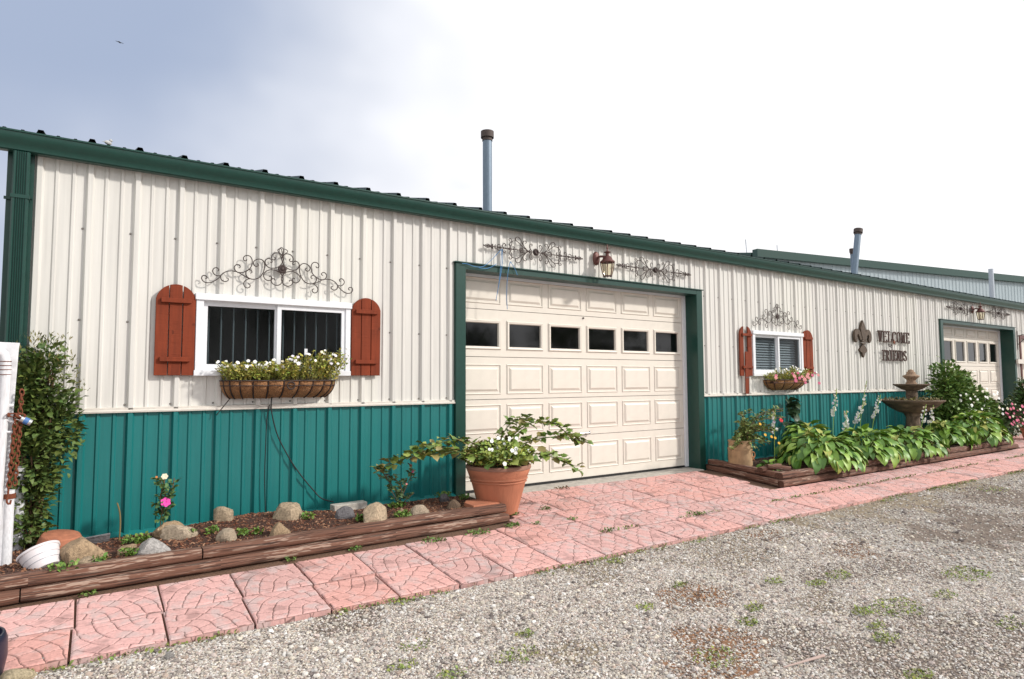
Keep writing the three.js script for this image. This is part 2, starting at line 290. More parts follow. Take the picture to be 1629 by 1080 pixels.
function doorFrame(x0, x1, top, depth, tw = 0.117) {
  const f = group('door_frame', barn);
  mesh('jamb', boxUV(spanBox(x0 - tw, x0, -0.06, top + 0.06, -depth, 0.042, 0.006)), M.green, f);
  mesh('jamb', boxUV(spanBox(x1, x1 + tw, -0.06, top + 0.06, -depth, 0.042, 0.006)), M.green, f);
  mesh('header', boxUV(join([spanBox(x0, x1, top, top + 0.058, -depth, 0.040), spanBox(x0 - tw - 0.015, x1 + tw + 0.015, top + 0.0605, top + 0.072, -0.03, 0.056)])), M.green, f);
}
doorFrame(...D1, 0.225); doorFrame(...D2, 0.29);
mesh('threshold', boxUV(join([spanBox(D1[0], D1[1], -0.3, -0.013, -0.32, 0.11, 0.012), spanBox(D2[0], D2[1], -0.3, -0.013, -0.36, 0.11, 0.012)])), M.concrete, barn);
{ // walk door at the far end
  const d = group('entry_door', barn);
  mesh('frame', boxUV(join([spanBox(D3[0] - 0.08, D3[0], 0, D3[2] + 0.08, -0.1, 0.04), spanBox(D3[1], D3[1] + 0.08, 0, D3[2] + 0.08, -0.1, 0.04), spanBox(D3[0], D3[1], D3[2], D3[2] + 0.08, -0.1, 0.04)])), M.copper, d);
  mesh('door_leaf', boxUV(spanBox(D3[0], D3[1], 0, D3[2], -0.09, -0.05)), M.door, d);
  mesh('cross_rail', boxUV(spanBox(D3[0] - 0.45, D3[1], 1.5, 1.6, 0.06, 0.1)), M.creamTrim, d);
}
console.log('barn done');

// ---------------------------------------------------------------- taller barn behind
{
  const b = thing('tall_barn', 'tall pale blue-grey metal barn with green fascia rising behind the roof', 'barn', [26.4, 0, -12.3]);
  b.rotation.y = -0.1885;
  const H = 6.95, sheet = mat(lin(0.44, 0.52, 0.56), 0.45, { map: rep(grainStreak, 0.25, 0.1) });
  for (let i = 0; i < 16; i++) { const g = sidingStrip(0, 2 * RIB * 3, 0, H); const m = mesh('wall_panel', g, sheet, b); m.position.x = i * RIB * 6; }
  mesh('fascia', boxUV(spanBox(-0.3, 29.5, H - 0.05, H + 0.32, -0.1, 0.22)), M.green, b);
  mesh('end_wall', boxUV(spanBox(-0.06, 0, 0, H, -14, -0.02)), sheet, b);
  const e = box(0.25, 0.34, 8); e.rotateX(0.18); e.translate(-0.2, H + 0.75, -4.1); mesh('rake_trim', boxUV(e), M.green, b);
  const rf = box(30, 0.08, 8); rf.rotateX(0.18); rf.translate(14.8, H + 0.8, -4.1); mesh('roof', boxUV(rf), M.roof, b);
  const tip = (px, py0, py1, dx) => { const d = 34, a = camera.position.clone().addScaledVector(rayDir(px, py1), d), c = camera.position.clone().addScaledVector(rayDir(px - dx, py0), d); b.updateMatrixWorld(); b.worldToLocal(a); b.worldToLocal(c); mesh('antenna', rod(a.add(V(0, -1, 0)), c, 0.022, 6), M.pipePale, b); };
  tip(1190, 381, 407, 4); tip(1238, 390, 404, 2);
}

// ---------------------------------------------------------------- ground
const centreZ = (x) => x < 3.3 ? 1.535 + 0.018 * x : 1.594 + 0.006 * (x - 3.3);
const frontZ = (x) => centreZ(x) + (x < 2 ? 0.385 + 0.02 * x : 0.43) + (x > 8.4 ? 0.02 * (x - 8.4) : 0);
const dirtShadeSpots = [[1112, 950, 0.22, 1], [1351, 871, 0.3, 1], [1127, 1027, 0.32, 1], [1226, 850, 0.16, 1], [1540, 1035, 0.6, 2], [1600, 838, 0.7, 2], [1330, 905, 0.3, 2], [1240, 840, 0.5, 3], [1140, 872, 0.4, 3], [1120, 855, 0.3, 3], [1380, 800, 0.7, 3], [1480, 1060, 0.5, 2], [20, 1062, 0.2, 3], [1600, 790, 0.6, 2], [1550, 775, 0.5, 3], [1500, 1000, 0.25, 3], [1300, 960, 0.2, 3], [900, 1040, 0.18, 3], [960, 905, 0.25, 3], [560, 985, 0.2, 2], [1260, 1010, 0.22, 2], [1450, 900, 0.25, 2]]
  .map(([x, y, r, k]) => { const p = onYard(x, y, -0.03); return [p.x, p.z, r, k]; });  // far-right dark spots by the path colour in shade along with soil and moss
const GX0 = -3, GX1 = 17, GZ0 = -0.4, GZ1 = 9.6;
function dirtShadeAt(x, z) { // how bare the gravel is, and the tone of dirt and painted shade that shows
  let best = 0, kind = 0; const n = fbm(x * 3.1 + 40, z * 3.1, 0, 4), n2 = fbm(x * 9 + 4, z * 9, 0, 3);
  for (const [sx, sz, r, k] of dirtShadeSpots) { const d = Math.hypot((x - sx) / 1.5, z - sz) / r + (n - 0.5) * 1.6 + (n2 - 0.5) * 0.8; const v = 1 - smooth(0.55, 1.05, d); if (v > best) { best = v; kind = k; } }
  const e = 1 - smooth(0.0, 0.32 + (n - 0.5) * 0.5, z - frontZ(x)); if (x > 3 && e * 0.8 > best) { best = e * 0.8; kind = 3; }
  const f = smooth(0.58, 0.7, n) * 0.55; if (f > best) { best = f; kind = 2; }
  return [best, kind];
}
const dirtShadeColour = [[0.40, 0.36, 0.31], [0.25, 0.135, 0.075], [0.17, 0.135, 0.11], [0.25, 0.205, 0.145]];
{
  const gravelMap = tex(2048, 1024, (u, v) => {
    const x = mix(GX0, GX1, u), z = mix(GZ0, GZ1, v), [d, k] = dirtShadeAt(x, z);
    const s = vnoise(x * 90, z * 90), s2 = fbm(x * 30, z * 30, 3, 3); let c = mix(0.15, 0.58, s * 0.65 + s2 * 0.35); const w = [c * 1.03, c * 0.97, c * 0.89], q = dirtShadeColour[k], m = 0.65 + 0.7 * s2;
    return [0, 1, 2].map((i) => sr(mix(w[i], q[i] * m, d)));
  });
  gravelMap.wrapS = gravelMap.wrapT = THREE.ClampToEdgeWrapping;
  const sheet = (x0, x1, z0, z1, nx, nz, dy, uvNear) => {
    const g = new THREE.PlaneGeometry(1, 1, nx, nz), p = g.attributes.position, uv = g.attributes.uv;
    for (let i = 0; i < p.count; i++) { const x = mix(x0, x1, p.getX(i) + 0.5), z = mix(z0, z1, 0.5 - p.getY(i)); const bump = uvNear ? (fbm(x * 1.3, z * 1.3, 0, 3) - 0.5) * 0.035 * smooth(0.02, 0.5, z - frontZ(x)) : 0; p.setXYZ(i, x, yardY(z) + dy + bump, z); if (uvNear) uv.setXY(i, (x - GX0) / (GX1 - GX0), (z - GZ0) / (GZ1 - GZ0)); else uv.setXY(i, x * 0.5, z * 0.5); }
    g.computeVertexNormals(); return g;
  };
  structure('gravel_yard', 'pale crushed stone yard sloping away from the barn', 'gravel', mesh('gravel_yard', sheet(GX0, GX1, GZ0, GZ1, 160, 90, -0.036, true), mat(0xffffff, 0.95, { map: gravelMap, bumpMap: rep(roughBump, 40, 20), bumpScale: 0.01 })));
  const farMap = grain(60, 0.5, 77);
  structure('ground', 'wide pale gravel ground reaching to the horizon', 'ground', mesh('ground', (() => { // one big sheet, folded at the foot of the slope
    const xs = [-400, -30, -3, 17, 60, 400], zs = [-400, -8, 0, 9, 14, 400], pos = [], uv = [], idx = [];
    for (const z of zs) for (const x of xs) { pos.push(x, yardY(z) - 0.075 - (z < -1 ? 0.1 : 0), z); uv.push(x * 0.4, z * 0.4); }
    for (let j = 0; j < 5; j++) for (let i = 0; i < 5; i++) { const a = j * 6 + i; idx.push(a, a + 6, a + 1, a + 1, a + 6, a + 7); }
    const g = new THREE.BufferGeometry(); g.setAttribute('position', new THREE.Float32BufferAttribute(pos, 3)); g.setAttribute('uv', new THREE.Float32BufferAttribute(uv, 2)); g.setIndex(idx); g.computeVertexNormals(); return g;
  })(), mat(lin(0.42, 0.39, 0.34), 0.95, { map: farMap })));
}
{ // loose stones of the yard
  const vars = [0, 1, 2].map((s) => { const g = new THREE.IcosahedronGeometry(1, 1), p = g.attributes.position; for (let i = 0; i < p.count; i++) { const k = 0.72 + 0.55 * hash3(Math.round(p.getX(i) * 40) + s * 91, Math.round(p.getY(i) * 40), Math.round(p.getZ(i) * 40)); p.setXYZ(i, p.getX(i) * k, p.getY(i) * k * 0.62, p.getZ(i) * k * 0.8); } g.computeVertexNormals(); return g; });
  const list = [[], [], []]; const fw = rayDir(PW / 2, PH / 2), m4 = new THREE.Matrix4(), q = new THREE.Quaternion(), e = new THREE.Euler(), c = camera.position;
  const tryAdd = (x, z, s) => { const [d] = dirtShadeAt(x, z); if (R() < d * 0.72) return; list[Math.floor(R(3))].push([x, z, s]); };
  // random pixels of the photograph's gravel would crowd far away: spread evenly on the ground instead
  const inView = (x, z) => { const v = V(x, yardY(z), z).sub(c).applyMatrix4(camR.clone().transpose()); return v.z < -0.3 && Math.abs(v.x / v.z) < 0.87 && v.y / -v.z > -0.6; };
  let n = 0;
  for (let tries = 0; tries < 1800000 && n < 270000; tries++) {
    const near = tries % 3 < 2, x = near ? R(-0.6, 5.5) : R(1, 15), z = near ? R(1.85, 4.9) : R(1.9, 8);
    if (z < frontZ(x) + 0.004 || !inView(x, z)) continue; const dist = Math.hypot(x - c.x, z - c.z); if (!near && dist < 4) continue; if (near && dist > 7) continue;
    const s = (R() < 0.012 ? R(0.01, 0.018) : R(0.0034, 0.0082)) * (dist > 6 ? 1.35 : 1); tryAdd(x, z, s); n++;
  }
  const tones = [[0.62, 0.59, 0.54], [0.5, 0.46, 0.4], [0.36, 0.32, 0.29], [0.72, 0.70, 0.67], [0.45, 0.36, 0.30], [0.2, 0.17, 0.16], [0.55, 0.47, 0.43], [0.66, 0.6, 0.5]].map((v) => lin(...v));
  const gm = mat(0xffffff, 0.9), holder = new THREE.Group();
  list.forEach((L, k) => {
    const im = new THREE.InstancedMesh(vars[k], gm, L.length); im.name = 'pebble_layer'; im.castShadow = im.receiveShadow = true;
    L.forEach(([x, z, s], i) => { e.set(R(-0.5, 0.5), R(6.28), R(-0.5, 0.5)); q.setFromEuler(e); const bump = (fbm(x * 1.3, z * 1.3, 0, 3) - 0.5) * 0.035 * smooth(0.02, 0.5, z - frontZ(x)); m4.compose(V(x, yardY(z) - 0.036 + bump + s * 0.25, z), q, V(s, s, s)); im.setMatrixAt(i, m4); const t = tones[Math.floor(R(tones.length))], v = R(0.6, 1.08); im.setColorAt(i, lin(t.r * v, t.g * v, t.b * v)); });
    holder.add(im);
  });
  holder.name = 'loose_gravel'; holder.userData = { kind: 'stuff', label: 'loose pale grey and tan pebbles strewn over the yard', category: 'gravel' }; scene.add(holder);
}
console.log('gravel done');

// ---------------------------------------------------------------- stamped pavers
{
  const path = new THREE.Group(); structure('paved_path', 'path of pink square pavers stamped with fan-shaped cobbles', 'path', path);
  const bed = (() => { const g = new THREE.PlaneGeometry(1, 1, 90, 24), p = g.attributes.position; for (let i = 0; i < p.count; i++) { const u = p.getX(i) + 0.5, v = 0.5 - p.getY(i), x = mix(-1.4, 21, u), z = mix(x > 3.1 && x < 6.9 ? 0.1 : 0.9, frontZ(x) - 0.02, v); p.setXYZ(i, x, -SLOPE * z - 0.02 + 0.016 * (x < 3.15 ? 1 - smooth(1.06, 1.13, z) : 0), z); } g.computeVertexNormals(); return boxUV(g); })();
  mesh('sand_bed', bed, mat(lin(0.17, 0.095, 0.06), 0.95, { map: rep(grain(50, 0.6, 8), 3) }), path);
  const bound = (dx, dz) => { // distance to the nearest groove of the fan print, and the stone it belongs to (unit square, fan centre in one corner)
    const r = Math.hypot(dx, dz), ang = Math.atan2(dz, dx) / (Math.PI / 2), step = 0.2, k = Math.floor(r / step + 0.12 * Math.sin(ang * 9)), nk = [1, 2, 3, 4, 5, 6, 7, 8][k] || 8;
    const wob = 0.05 * Math.sin(k * 7.3 + ang * 5), ra = Math.abs(r / step + 0.12 * Math.sin(ang * 9) - Math.round(r / step + 0.12 * Math.sin(ang * 9))) * step;
    const a = ang * nk + (k % 2) * 0.5 + wob, aa = Math.abs(a - Math.round(a)) / nk * r * Math.PI / 2;
    return [Math.min(k === 0 && ra > 0.1 ? 1 : (Math.round(r / step + 0.12 * Math.sin(ang * 9)) === 0 ? 1 : ra), k === 0 ? 1 : aa), k * 13 + Math.round(a - 0.5)];
  };
  const N = 256, gmask = new Float32Array(N * N);
  for (let j = 0; j < N; j++) for (let i = 0; i < N; i++) { const u = (i + 0.5) / N, v = (j + 0.5) / N, wu = u + (fbm(u * 7, v * 7, 0, 3) - 0.5) * 0.05, wv = v + (fbm(u * 7 + 9, v * 7, 0, 3) - 0.5) * 0.05; const [d] = bound(Math.max(0.001, wu), Math.max(0.001, wv)); gmask[j * N + i] = 1 - smooth(0.002, 0.012, d); }
  const maskAt = (u, v) => gmask[clamp(Math.floor(v * N), 0, N - 1) * N + clamp(Math.floor(u * N), 0, N - 1)];
  const paverMap = (seed, base, grey) => tex(N, N, (u, v) => { // dirt lies in the grooves, dust and worn spots on the face
    const m = maskAt(u, v), n = fbm(u * 5 + seed, v * 5, 0, 5), n2 = fbm(u * 40 + seed, v * 40, 0, 3), stain = smooth(0.6, 0.75, fbm(u * 3 + seed * 2, v * 3 + 7, 0, 4)), worn = smooth(0.52, 0.72, n) * grey, k = 0.82 + 0.36 * n2;
    const c = [0, 1, 2].map((i) => mix(base[i], [0.52, 0.40, 0.385][i], worn) * k * (1 - 0.28 * stain)), dirt = [0.085, 0.05, 0.04]; return c.map((x, i) => sr(mix(x, dirt[i], m * (0.55 + 0.4 * fbm(u * 9, v * 9 + seed, 0, 2)))));
  });
  const pm = [[1, [0.63, 0.35, 0.315], 0.6], [6, [0.59, 0.35, 0.325], 0.8], [12, [0.66, 0.37, 0.335], 0.5], [19, [0.57, 0.34, 0.315], 0.8], [27, [0.625, 0.335, 0.295], 0.4], [33, [0.645, 0.38, 0.355], 0.7]].map(([s, b, g]) => mat(0xffffff, 0.85, { map: paverMap(s, b, g), bumpMap: rep(roughBump, 1.5), bumpScale: 0.0015 }));
  const slab = (n) => { // unit paver 1 x 1 with a worn rim and pressed grooves
    const g = new THREE.PlaneGeometry(1, 1, n, n); g.rotateX(-Math.PI / 2); const p = g.attributes.position, uv = g.attributes.uv;
    for (let i = 0; i < p.count; i++) { const x = p.getX(i), z = p.getZ(i), u = x + 0.5, v = z + 0.5, e = Math.min(u, v, 1 - u, 1 - v); uv.setXY(i, u, v); p.setY(i, -0.006 * maskAt(u, v) - 0.006 * (1 - smooth(0, 0.022, e)) - 0.002 * fbm(u * 6, v * 6, 0, 3)); }
    g.computeVertexNormals(); const side = new THREE.BoxGeometry(1, 0.042, 1); side.translate(0, -0.006 - 0.0215 - 0.003, 0); const s2 = boxUV(side); return join([g.toNonIndexed(), s2]);
  };
  const fine = slab(80), mid = slab(44), coarse = slab(20);
  const tilt = Math.atan(SLOPE);
  let cnt = 0;
  const paver = (x0, x1, z0, z1, yaw = 0) => {
    const cx = (x0 + x1) / 2, cz = (z0 + z1) / 2, dist = Math.hypot(cx - camera.position.x, cz - camera.position.z), quarter = Math.floor(R(4));
    const m = new THREE.Mesh(dist < 4.6 ? fine : dist < 8 ? mid : coarse, pm[Math.floor(R(6))]); m.name = 'paver'; m.castShadow = m.receiveShadow = true;
    const w = x1 - x0 - 0.011, d = z1 - z0 - 0.011; const h = new THREE.Group(); void h;
    const q = new THREE.Quaternion().setFromEuler(new THREE.Euler(tilt + R(-0.006, 0.006), yaw + R(-0.008, 0.008), R(-0.006, 0.006), 'YXZ')), qq = new THREE.Quaternion().setFromAxisAngle(V(0, 1, 0), quarter * Math.PI / 2);
    m.quaternion.copy(q.multiply(qq)); m.scale.set(quarter % 2 ? d : w, 1, quarter % 2 ? w : d); m.position.set(cx, -SLOPE * cz + R(-0.003, 0.003), cz); path.add(m); cnt++;
  };
  for (let k = -3; k < 46; k++) {
    const x0 = k * 0.4118, x1 = x0 + 0.4118, xm = x0 + 0.2, c = centreZ(xm), f = frontZ(xm);
    paver(x0 - 0.018, x1 - 0.018, c, f, -0.018);
    if (x1 < 3.35) paver(x0, x1, 1.115 - 0.012 * xm, c, -0.005); else paver(x0 - 0.05, x1 - 0.05, c - 0.362, c, -0.006);
  }
  for (const [z0, z1, off] of [[0.882, 1.232, -0.01], [0.505, 0.88, 0.13], [0.13, 0.503, 0.05]]) for (let k = -1; k < 8; k++) { const x0 = Math.max(z0 > 0.8 ? 3.13 : 3.22, 3.247 + k * 0.411 + off), x1 = Math.min(6.66, 3.247 + (k + 1) * 0.411 + off); if (x1 - x0 > 0.06) paver(x0, x1, z0, z1); }
  for (const [z0, z1] of [[0.86, 1.23], [0.48, 0.855]]) for (let k = 0; k < 12; k++) paver(14.15 + k * 0.411, 14.15 + (k + 1) * 0.411, z0, z1);
}
console.log('pavers done');

// ---------------------------------------------------------------- planting beds
const soilY = (x, z) => 0.012 + 0.045 * smooth(0, 0.3, z) + 0.055 * Math.exp(-(((x - 1.15) / 0.5) ** 2)) * (1 - smooth(0.3, 0.85, z)) + 0.02 * (fbm(x * 5, z * 5, 0, 3) - 0.5);
const soilMat = mat(lin(0.11, 0.05, 0.032), 0.95, { map: rep(grain(60, 0.6, 41), 2), bumpMap: rep(roughBump, 3), bumpScale: 0.02 });
function soilSheet(x0, x1, z0, z1, fy) { const g = new THREE.PlaneGeometry(1, 1, Math.round((x1 - x0) * 24), 30), p = g.attributes.position, uv = g.attributes.uv; for (let i = 0; i < p.count; i++) { const x = mix(x0, x1, p.getX(i) + 0.5), z = mix(z0, z1, 0.5 - p.getY(i)); p.setXYZ(i, x, fy(x, z), z); uv.setXY(i, x, z); } g.computeVertexNormals(); return g; }
const soilR = (x, z) => 0.035 + 0.03 * (fbm(x * 4, z * 4, 0, 3) - 0.5);
structure('bed_soil', 'dark brown mulched soil of the rock-strewn bed', 'soil', mesh('bed_soil', soilSheet(-0.75, 3.08, -0.003, 0.93, soilY), soilMat));
structure('planter_soil', 'dark soil under the hostas and fountain', 'soil', mesh('planter_soil', soilSheet(6.86, 14.0, -0.003, 1.2, soilR), soilMat));
{ // shredded bark
  const chip = box(1, 0.22, 0.36); const tones = [[0.17, 0.06, 0.03], [0.10, 0.04, 0.025], [0.24, 0.11, 0.06], [0.06, 0.028, 0.02], [0.36, 0.2, 0.12]].map((v) => lin(...v));
  const n = 9000, im = new THREE.InstancedMesh(chip, mat(0xffffff, 0.9), n), m4 = new THREE.Matrix4(), q = new THREE.Quaternion(); im.castShadow = im.receiveShadow = true;
  for (let i = 0; i < n; i++) { const right = i > 7600, x = right ? R(6.9, 13.9) : R(-0.6, 3.05), z = right ? R(0.03, 1.18) : R(0.01, 0.9), s = R(0.008, 0.026); q.setFromEuler(new THREE.Euler(R(-0.5, 0.5), R(6.28), R(-0.5, 0.5))); m4.compose(V(x, (right ? soilR(x, z) : soilY(x, z)) + 0.002, z), q, V(s, s, s * R(0.6, 1.2))); im.setMatrixAt(i, m4); im.setColorAt(i, tones[Math.floor(R(5))]); }
  im.name = 'bark_mulch'; im.userData = { kind: 'stuff', label: 'shredded reddish brown bark mulch covering the beds', category: 'mulch' }; scene.add(im);
}
// landscape timbers
const woodMap = tex(512, 512, (u, v) => { // u along the grain
  const n = fbm(u * 3, v * 46, 0, 5), f = fbm(u * 14 + 3, v * 130, 0, 3), pale = smooth(0.54, 0.68, fbm(u * 16 + 9, v * 75, 0, 4)) * smooth(0.4, 0.62, fbm(u * 3 + 5, v * 6 + 2, 0, 3)), crack = smooth(0.58, 0.68, fbm(u * 5 + 30, v * 90, 0, 3));
  const k = 0.6 + 0.8 * (n * 0.6 + f * 0.4); let c = [0.15 * k, 0.07 * k, 0.045 * k]; c = c.map((x, i) => mix(x, [0.5, 0.38, 0.30][i], pale * 0.55)); return c.map((x, i) => sr(mix(x, [0.03, 0.014, 0.01][i], crack * 0.8)));
});
const woodBump = tex(512, 512, (u, v) => 0.6 * fbm(u * 3, v * 46, 0, 5) + 0.4 * (1 - smooth(0.64, 0.74, fbm(u * 4 + 30, v * 70, 0, 3))), false);
const timberMat = mat(0xffffff, 0.85, { map: woodMap, bumpMap: woodBump, bumpScale: 0.006 });
const endMat = mat(lin(0.12, 0.055, 0.035), 0.9, { map: rep(grain(30, 0.5, 51), 4) });
function timber(label, a, b, h, d) { // a, b: base centre of both ends
  const t = thing('landscape_timber', label, 'timber', [a[0], a[1], a[2]], 'timbers edging the beds'); a = V(...a); b = V(...b); const L = a.distanceTo(b), dir = b.clone().sub(a).normalize();
  const ring = []; for (let i = 0; i < 20; i++) { const an = i / 20 * 2 * Math.PI, cx = Math.cos(an), sy = Math.sin(an), k = 1 / Math.pow(Math.pow(Math.abs(cx), 3.2) + Math.pow(Math.abs(sy), 4.5), 1 / 3.8); ring.push([cx * k * d / 2, sy * k * h / 2 + h / 2]); }
  const n = Math.max(4, Math.round(L * 14)), pos = [], uv = [], idx = [], o = R(10);
  for (let i = 0; i <= n; i++) for (let j = 0; j <= 20; j++) { const x = i / n * L, [z, y] = ring[j % 20], w = (fbm(x * 2.2 + o, j % 20 * 0.7, o, 3) - 0.5) * 0.011, e = 1 - 0.07 * (1 - smooth(0, 0.04, Math.min(x, L - x))); pos.push(x, (y - h / 2) * e + h / 2 + w, z * e + w); uv.push(x * 0.8 + o, j / 20 * 0.42 + o); }
  for (let i = 0; i < n; i++) for (let j = 0; j < 20; j++) { const p = i * 21 + j; idx.push(p, p + 1, p + 21, p + 1, p + 22, p + 21); }
  const g = new THREE.BufferGeometry(); g.setAttribute('position', new THREE.Float32BufferAttribute(pos, 3)); g.setAttribute('uv', new THREE.Float32BufferAttribute(uv, 2)); g.setIndex(idx); g.computeVertexNormals();
  t.quaternion.setFromUnitVectors(V(1, 0, 0), dir); mesh('log', g, timberMat, t);
  const cap = (x) => { const s = new THREE.Shape(ring.map(([z, y]) => new THREE.Vector2(z * 0.93, (y - h / 2) * 0.93 + h / 2))), c = new THREE.ShapeGeometry(s); c.rotateY(-Math.PI / 2); c.translate(x, 0, 0); return boxUV(c); };
  mesh('end_grain', join([cap(0.0005), cap(L - 0.0005)]), endMat, t);
  return t;
}
timber('weathered lower timber of the rock bed beside the gate post', [-1.3, -0.073, 1.075], [-0.262, -0.07, 1.03], 0.072, 0.12);
timber('long lower timber along the rock bed, resting by the pink pavers', [-0.255, -0.07, 1.03], [3.1, -0.07, 0.93], 0.072, 0.12);
timber('peeling upper timber of the rock bed beneath the white tipped bucket', [-1.3, 0.0, 1.02], [0.672, 0.002, 0.955], 0.074, 0.115);
timber('peeling upper timber of the rock bed that ends beside the terracotta pot', [0.68, 0.002, 0.955], [3.11, 0.004, 0.87], 0.074, 0.115);
timber('lower side timber of the hosta planter meeting the wall', [6.93, -0.04, 0.06], [6.79, -0.092, 1.19], 0.078, 0.115);
timber('upper side timber of the hosta planter meeting the wall', [6.96, 0.03, 0.06], [6.85, -0.012, 1.14], 0.078, 0.11);
timber('lower front timber of the hosta planter at its open corner', [6.75, -0.094, 1.205], [9.7, -0.094, 1.215], 0.08, 0.115);
timber('upper front timber of the hosta planter at its open corner', [6.8, -0.012, 1.165], [9.4, -0.012, 1.175], 0.08, 0.11);
timber('lower front timber of the hosta planter in front of the fountain', [9.71, -0.094, 1.215], [13.95, -0.094, 1.215], 0.08, 0.115);
timber('upper front timber of the hosta planter in front of the fountain', [9.41, -0.012, 1.175], [13.9, -0.012, 1.175], 0.08, 0.11);
{ const p = onYard(1222, 748, 0.12), q = onYard(1240, 751, 0.12); timber('broken dark timber offcut lying in the hosta planter', [p.x - 0.16, 0.045, p.z], [p.x + 0.16, 0.075, p.z + 0.05], 0.06, 0.09); timber('short split timber offcut leaning across another in the hosta planter', [q.x - 0.1, 0.085, q.z - 0.1], [q.x + 0.12, 0.06, q.z + 0.06], 0.055, 0.085); }
console.log('beds done');

// ---------------------------------------------------------------- shutters
const shutterMap = tex(512, 512, (u, v) => { const n = fbm(u * 40, v * 3, 0, 5), b = fbm(u * 6 + 4, v * 4, 0, 4), k = 0.62 + 0.5 * n + 0.35 * (b - 0.5), knot = smooth(0.86, 0.92, fbm(u * 9 + 2, v * 7, 0, 2)); return [0.215 * k, 0.038 * k, 0.012 * k].map((x) => sr(x * (1 - 0.4 * knot))); });
const shutterMat = mat(0xffffff, 0.92, { map: shutterMap, bumpMap: rep(woodBump, 1), bumpScale: 0.002 });
function plankShape(x0, x1, top, w) { // board whose head follows the shutter's round top
  const s = new THREE.Shape(); s.moveTo(x0, 0); s.lineTo(x1, 0); const arc = (x) => top - 0.125 + Math.sqrt(Math.max(0, 0.0198 - (x * x) * 0.0198 / (w * w / 4)));
  for (let i = 0; i <= 8; i++) { const x = mix(x1, x0, i / 8); s.lineTo(x, arc(x)); } const g = new THREE.ExtrudeGeometry(s, { depth: 0.018, bevelEnabled: true, bevelSize: 0.002, bevelThickness: 0.002, bevelSegments: 1 }); return boxUV(g, 1.2, R(5), R(5));
}
function shutter(label, x, boards = [0, 1, 2]) {
  const t = thing('wooden_shutter', label, 'shutter', [x, 1.213, 0.028], 'red board shutters beside the windows'), w = 0.28, h = 0.695;
  for (const i of boards) { const a = -w / 2 + i * 0.0945 + 0.002, m = mesh('board', plankShape(a + 0.001, a + 0.085, h, w), shutterMat, t); m.position.z = R(0, 0.003); m.rotation.z = R(-0.004, 0.004); }
  const bw = boards.length === 3 ? [-0.105, 0.105] : [-0.10, 0.12];
  for (const y of [0.105, 0.565]) mesh('batten', boxUV(spanBox(bw[0], bw[1], y, y + 0.036, 0.0225, 0.046, 0.003), 1.2, R(5), R(5)), shutterMat, t);
  return t;
}
shutter('red board shutter nearest the green downspout', 0.587); shutter('red board shutter between the barred window and the big garage door', 2.148);
shutter('red board shutter missing its middle board', 7.815, [0, 2]); shutter('red board shutter on the fleur-de-lis side of the small blind window', 9.39);
{ const t = thing('loose_board', 'narrow weathered red board slipped down below the broken shutter', 'board', [7.80, 0.955, 0.053]); t.rotation.z = -0.02; mesh('plank', boxUV(spanBox(-0.042, 0.036, 0, 0.6, 0, 0.016, 0.002), 1.2, 2, 3), shutterMat, t); mesh('paint_patch', boxUV(spanBox(-0.0405, 0.0345, 0.22, 0.245, 0.0165, 0.0175)), M.copper, t); }

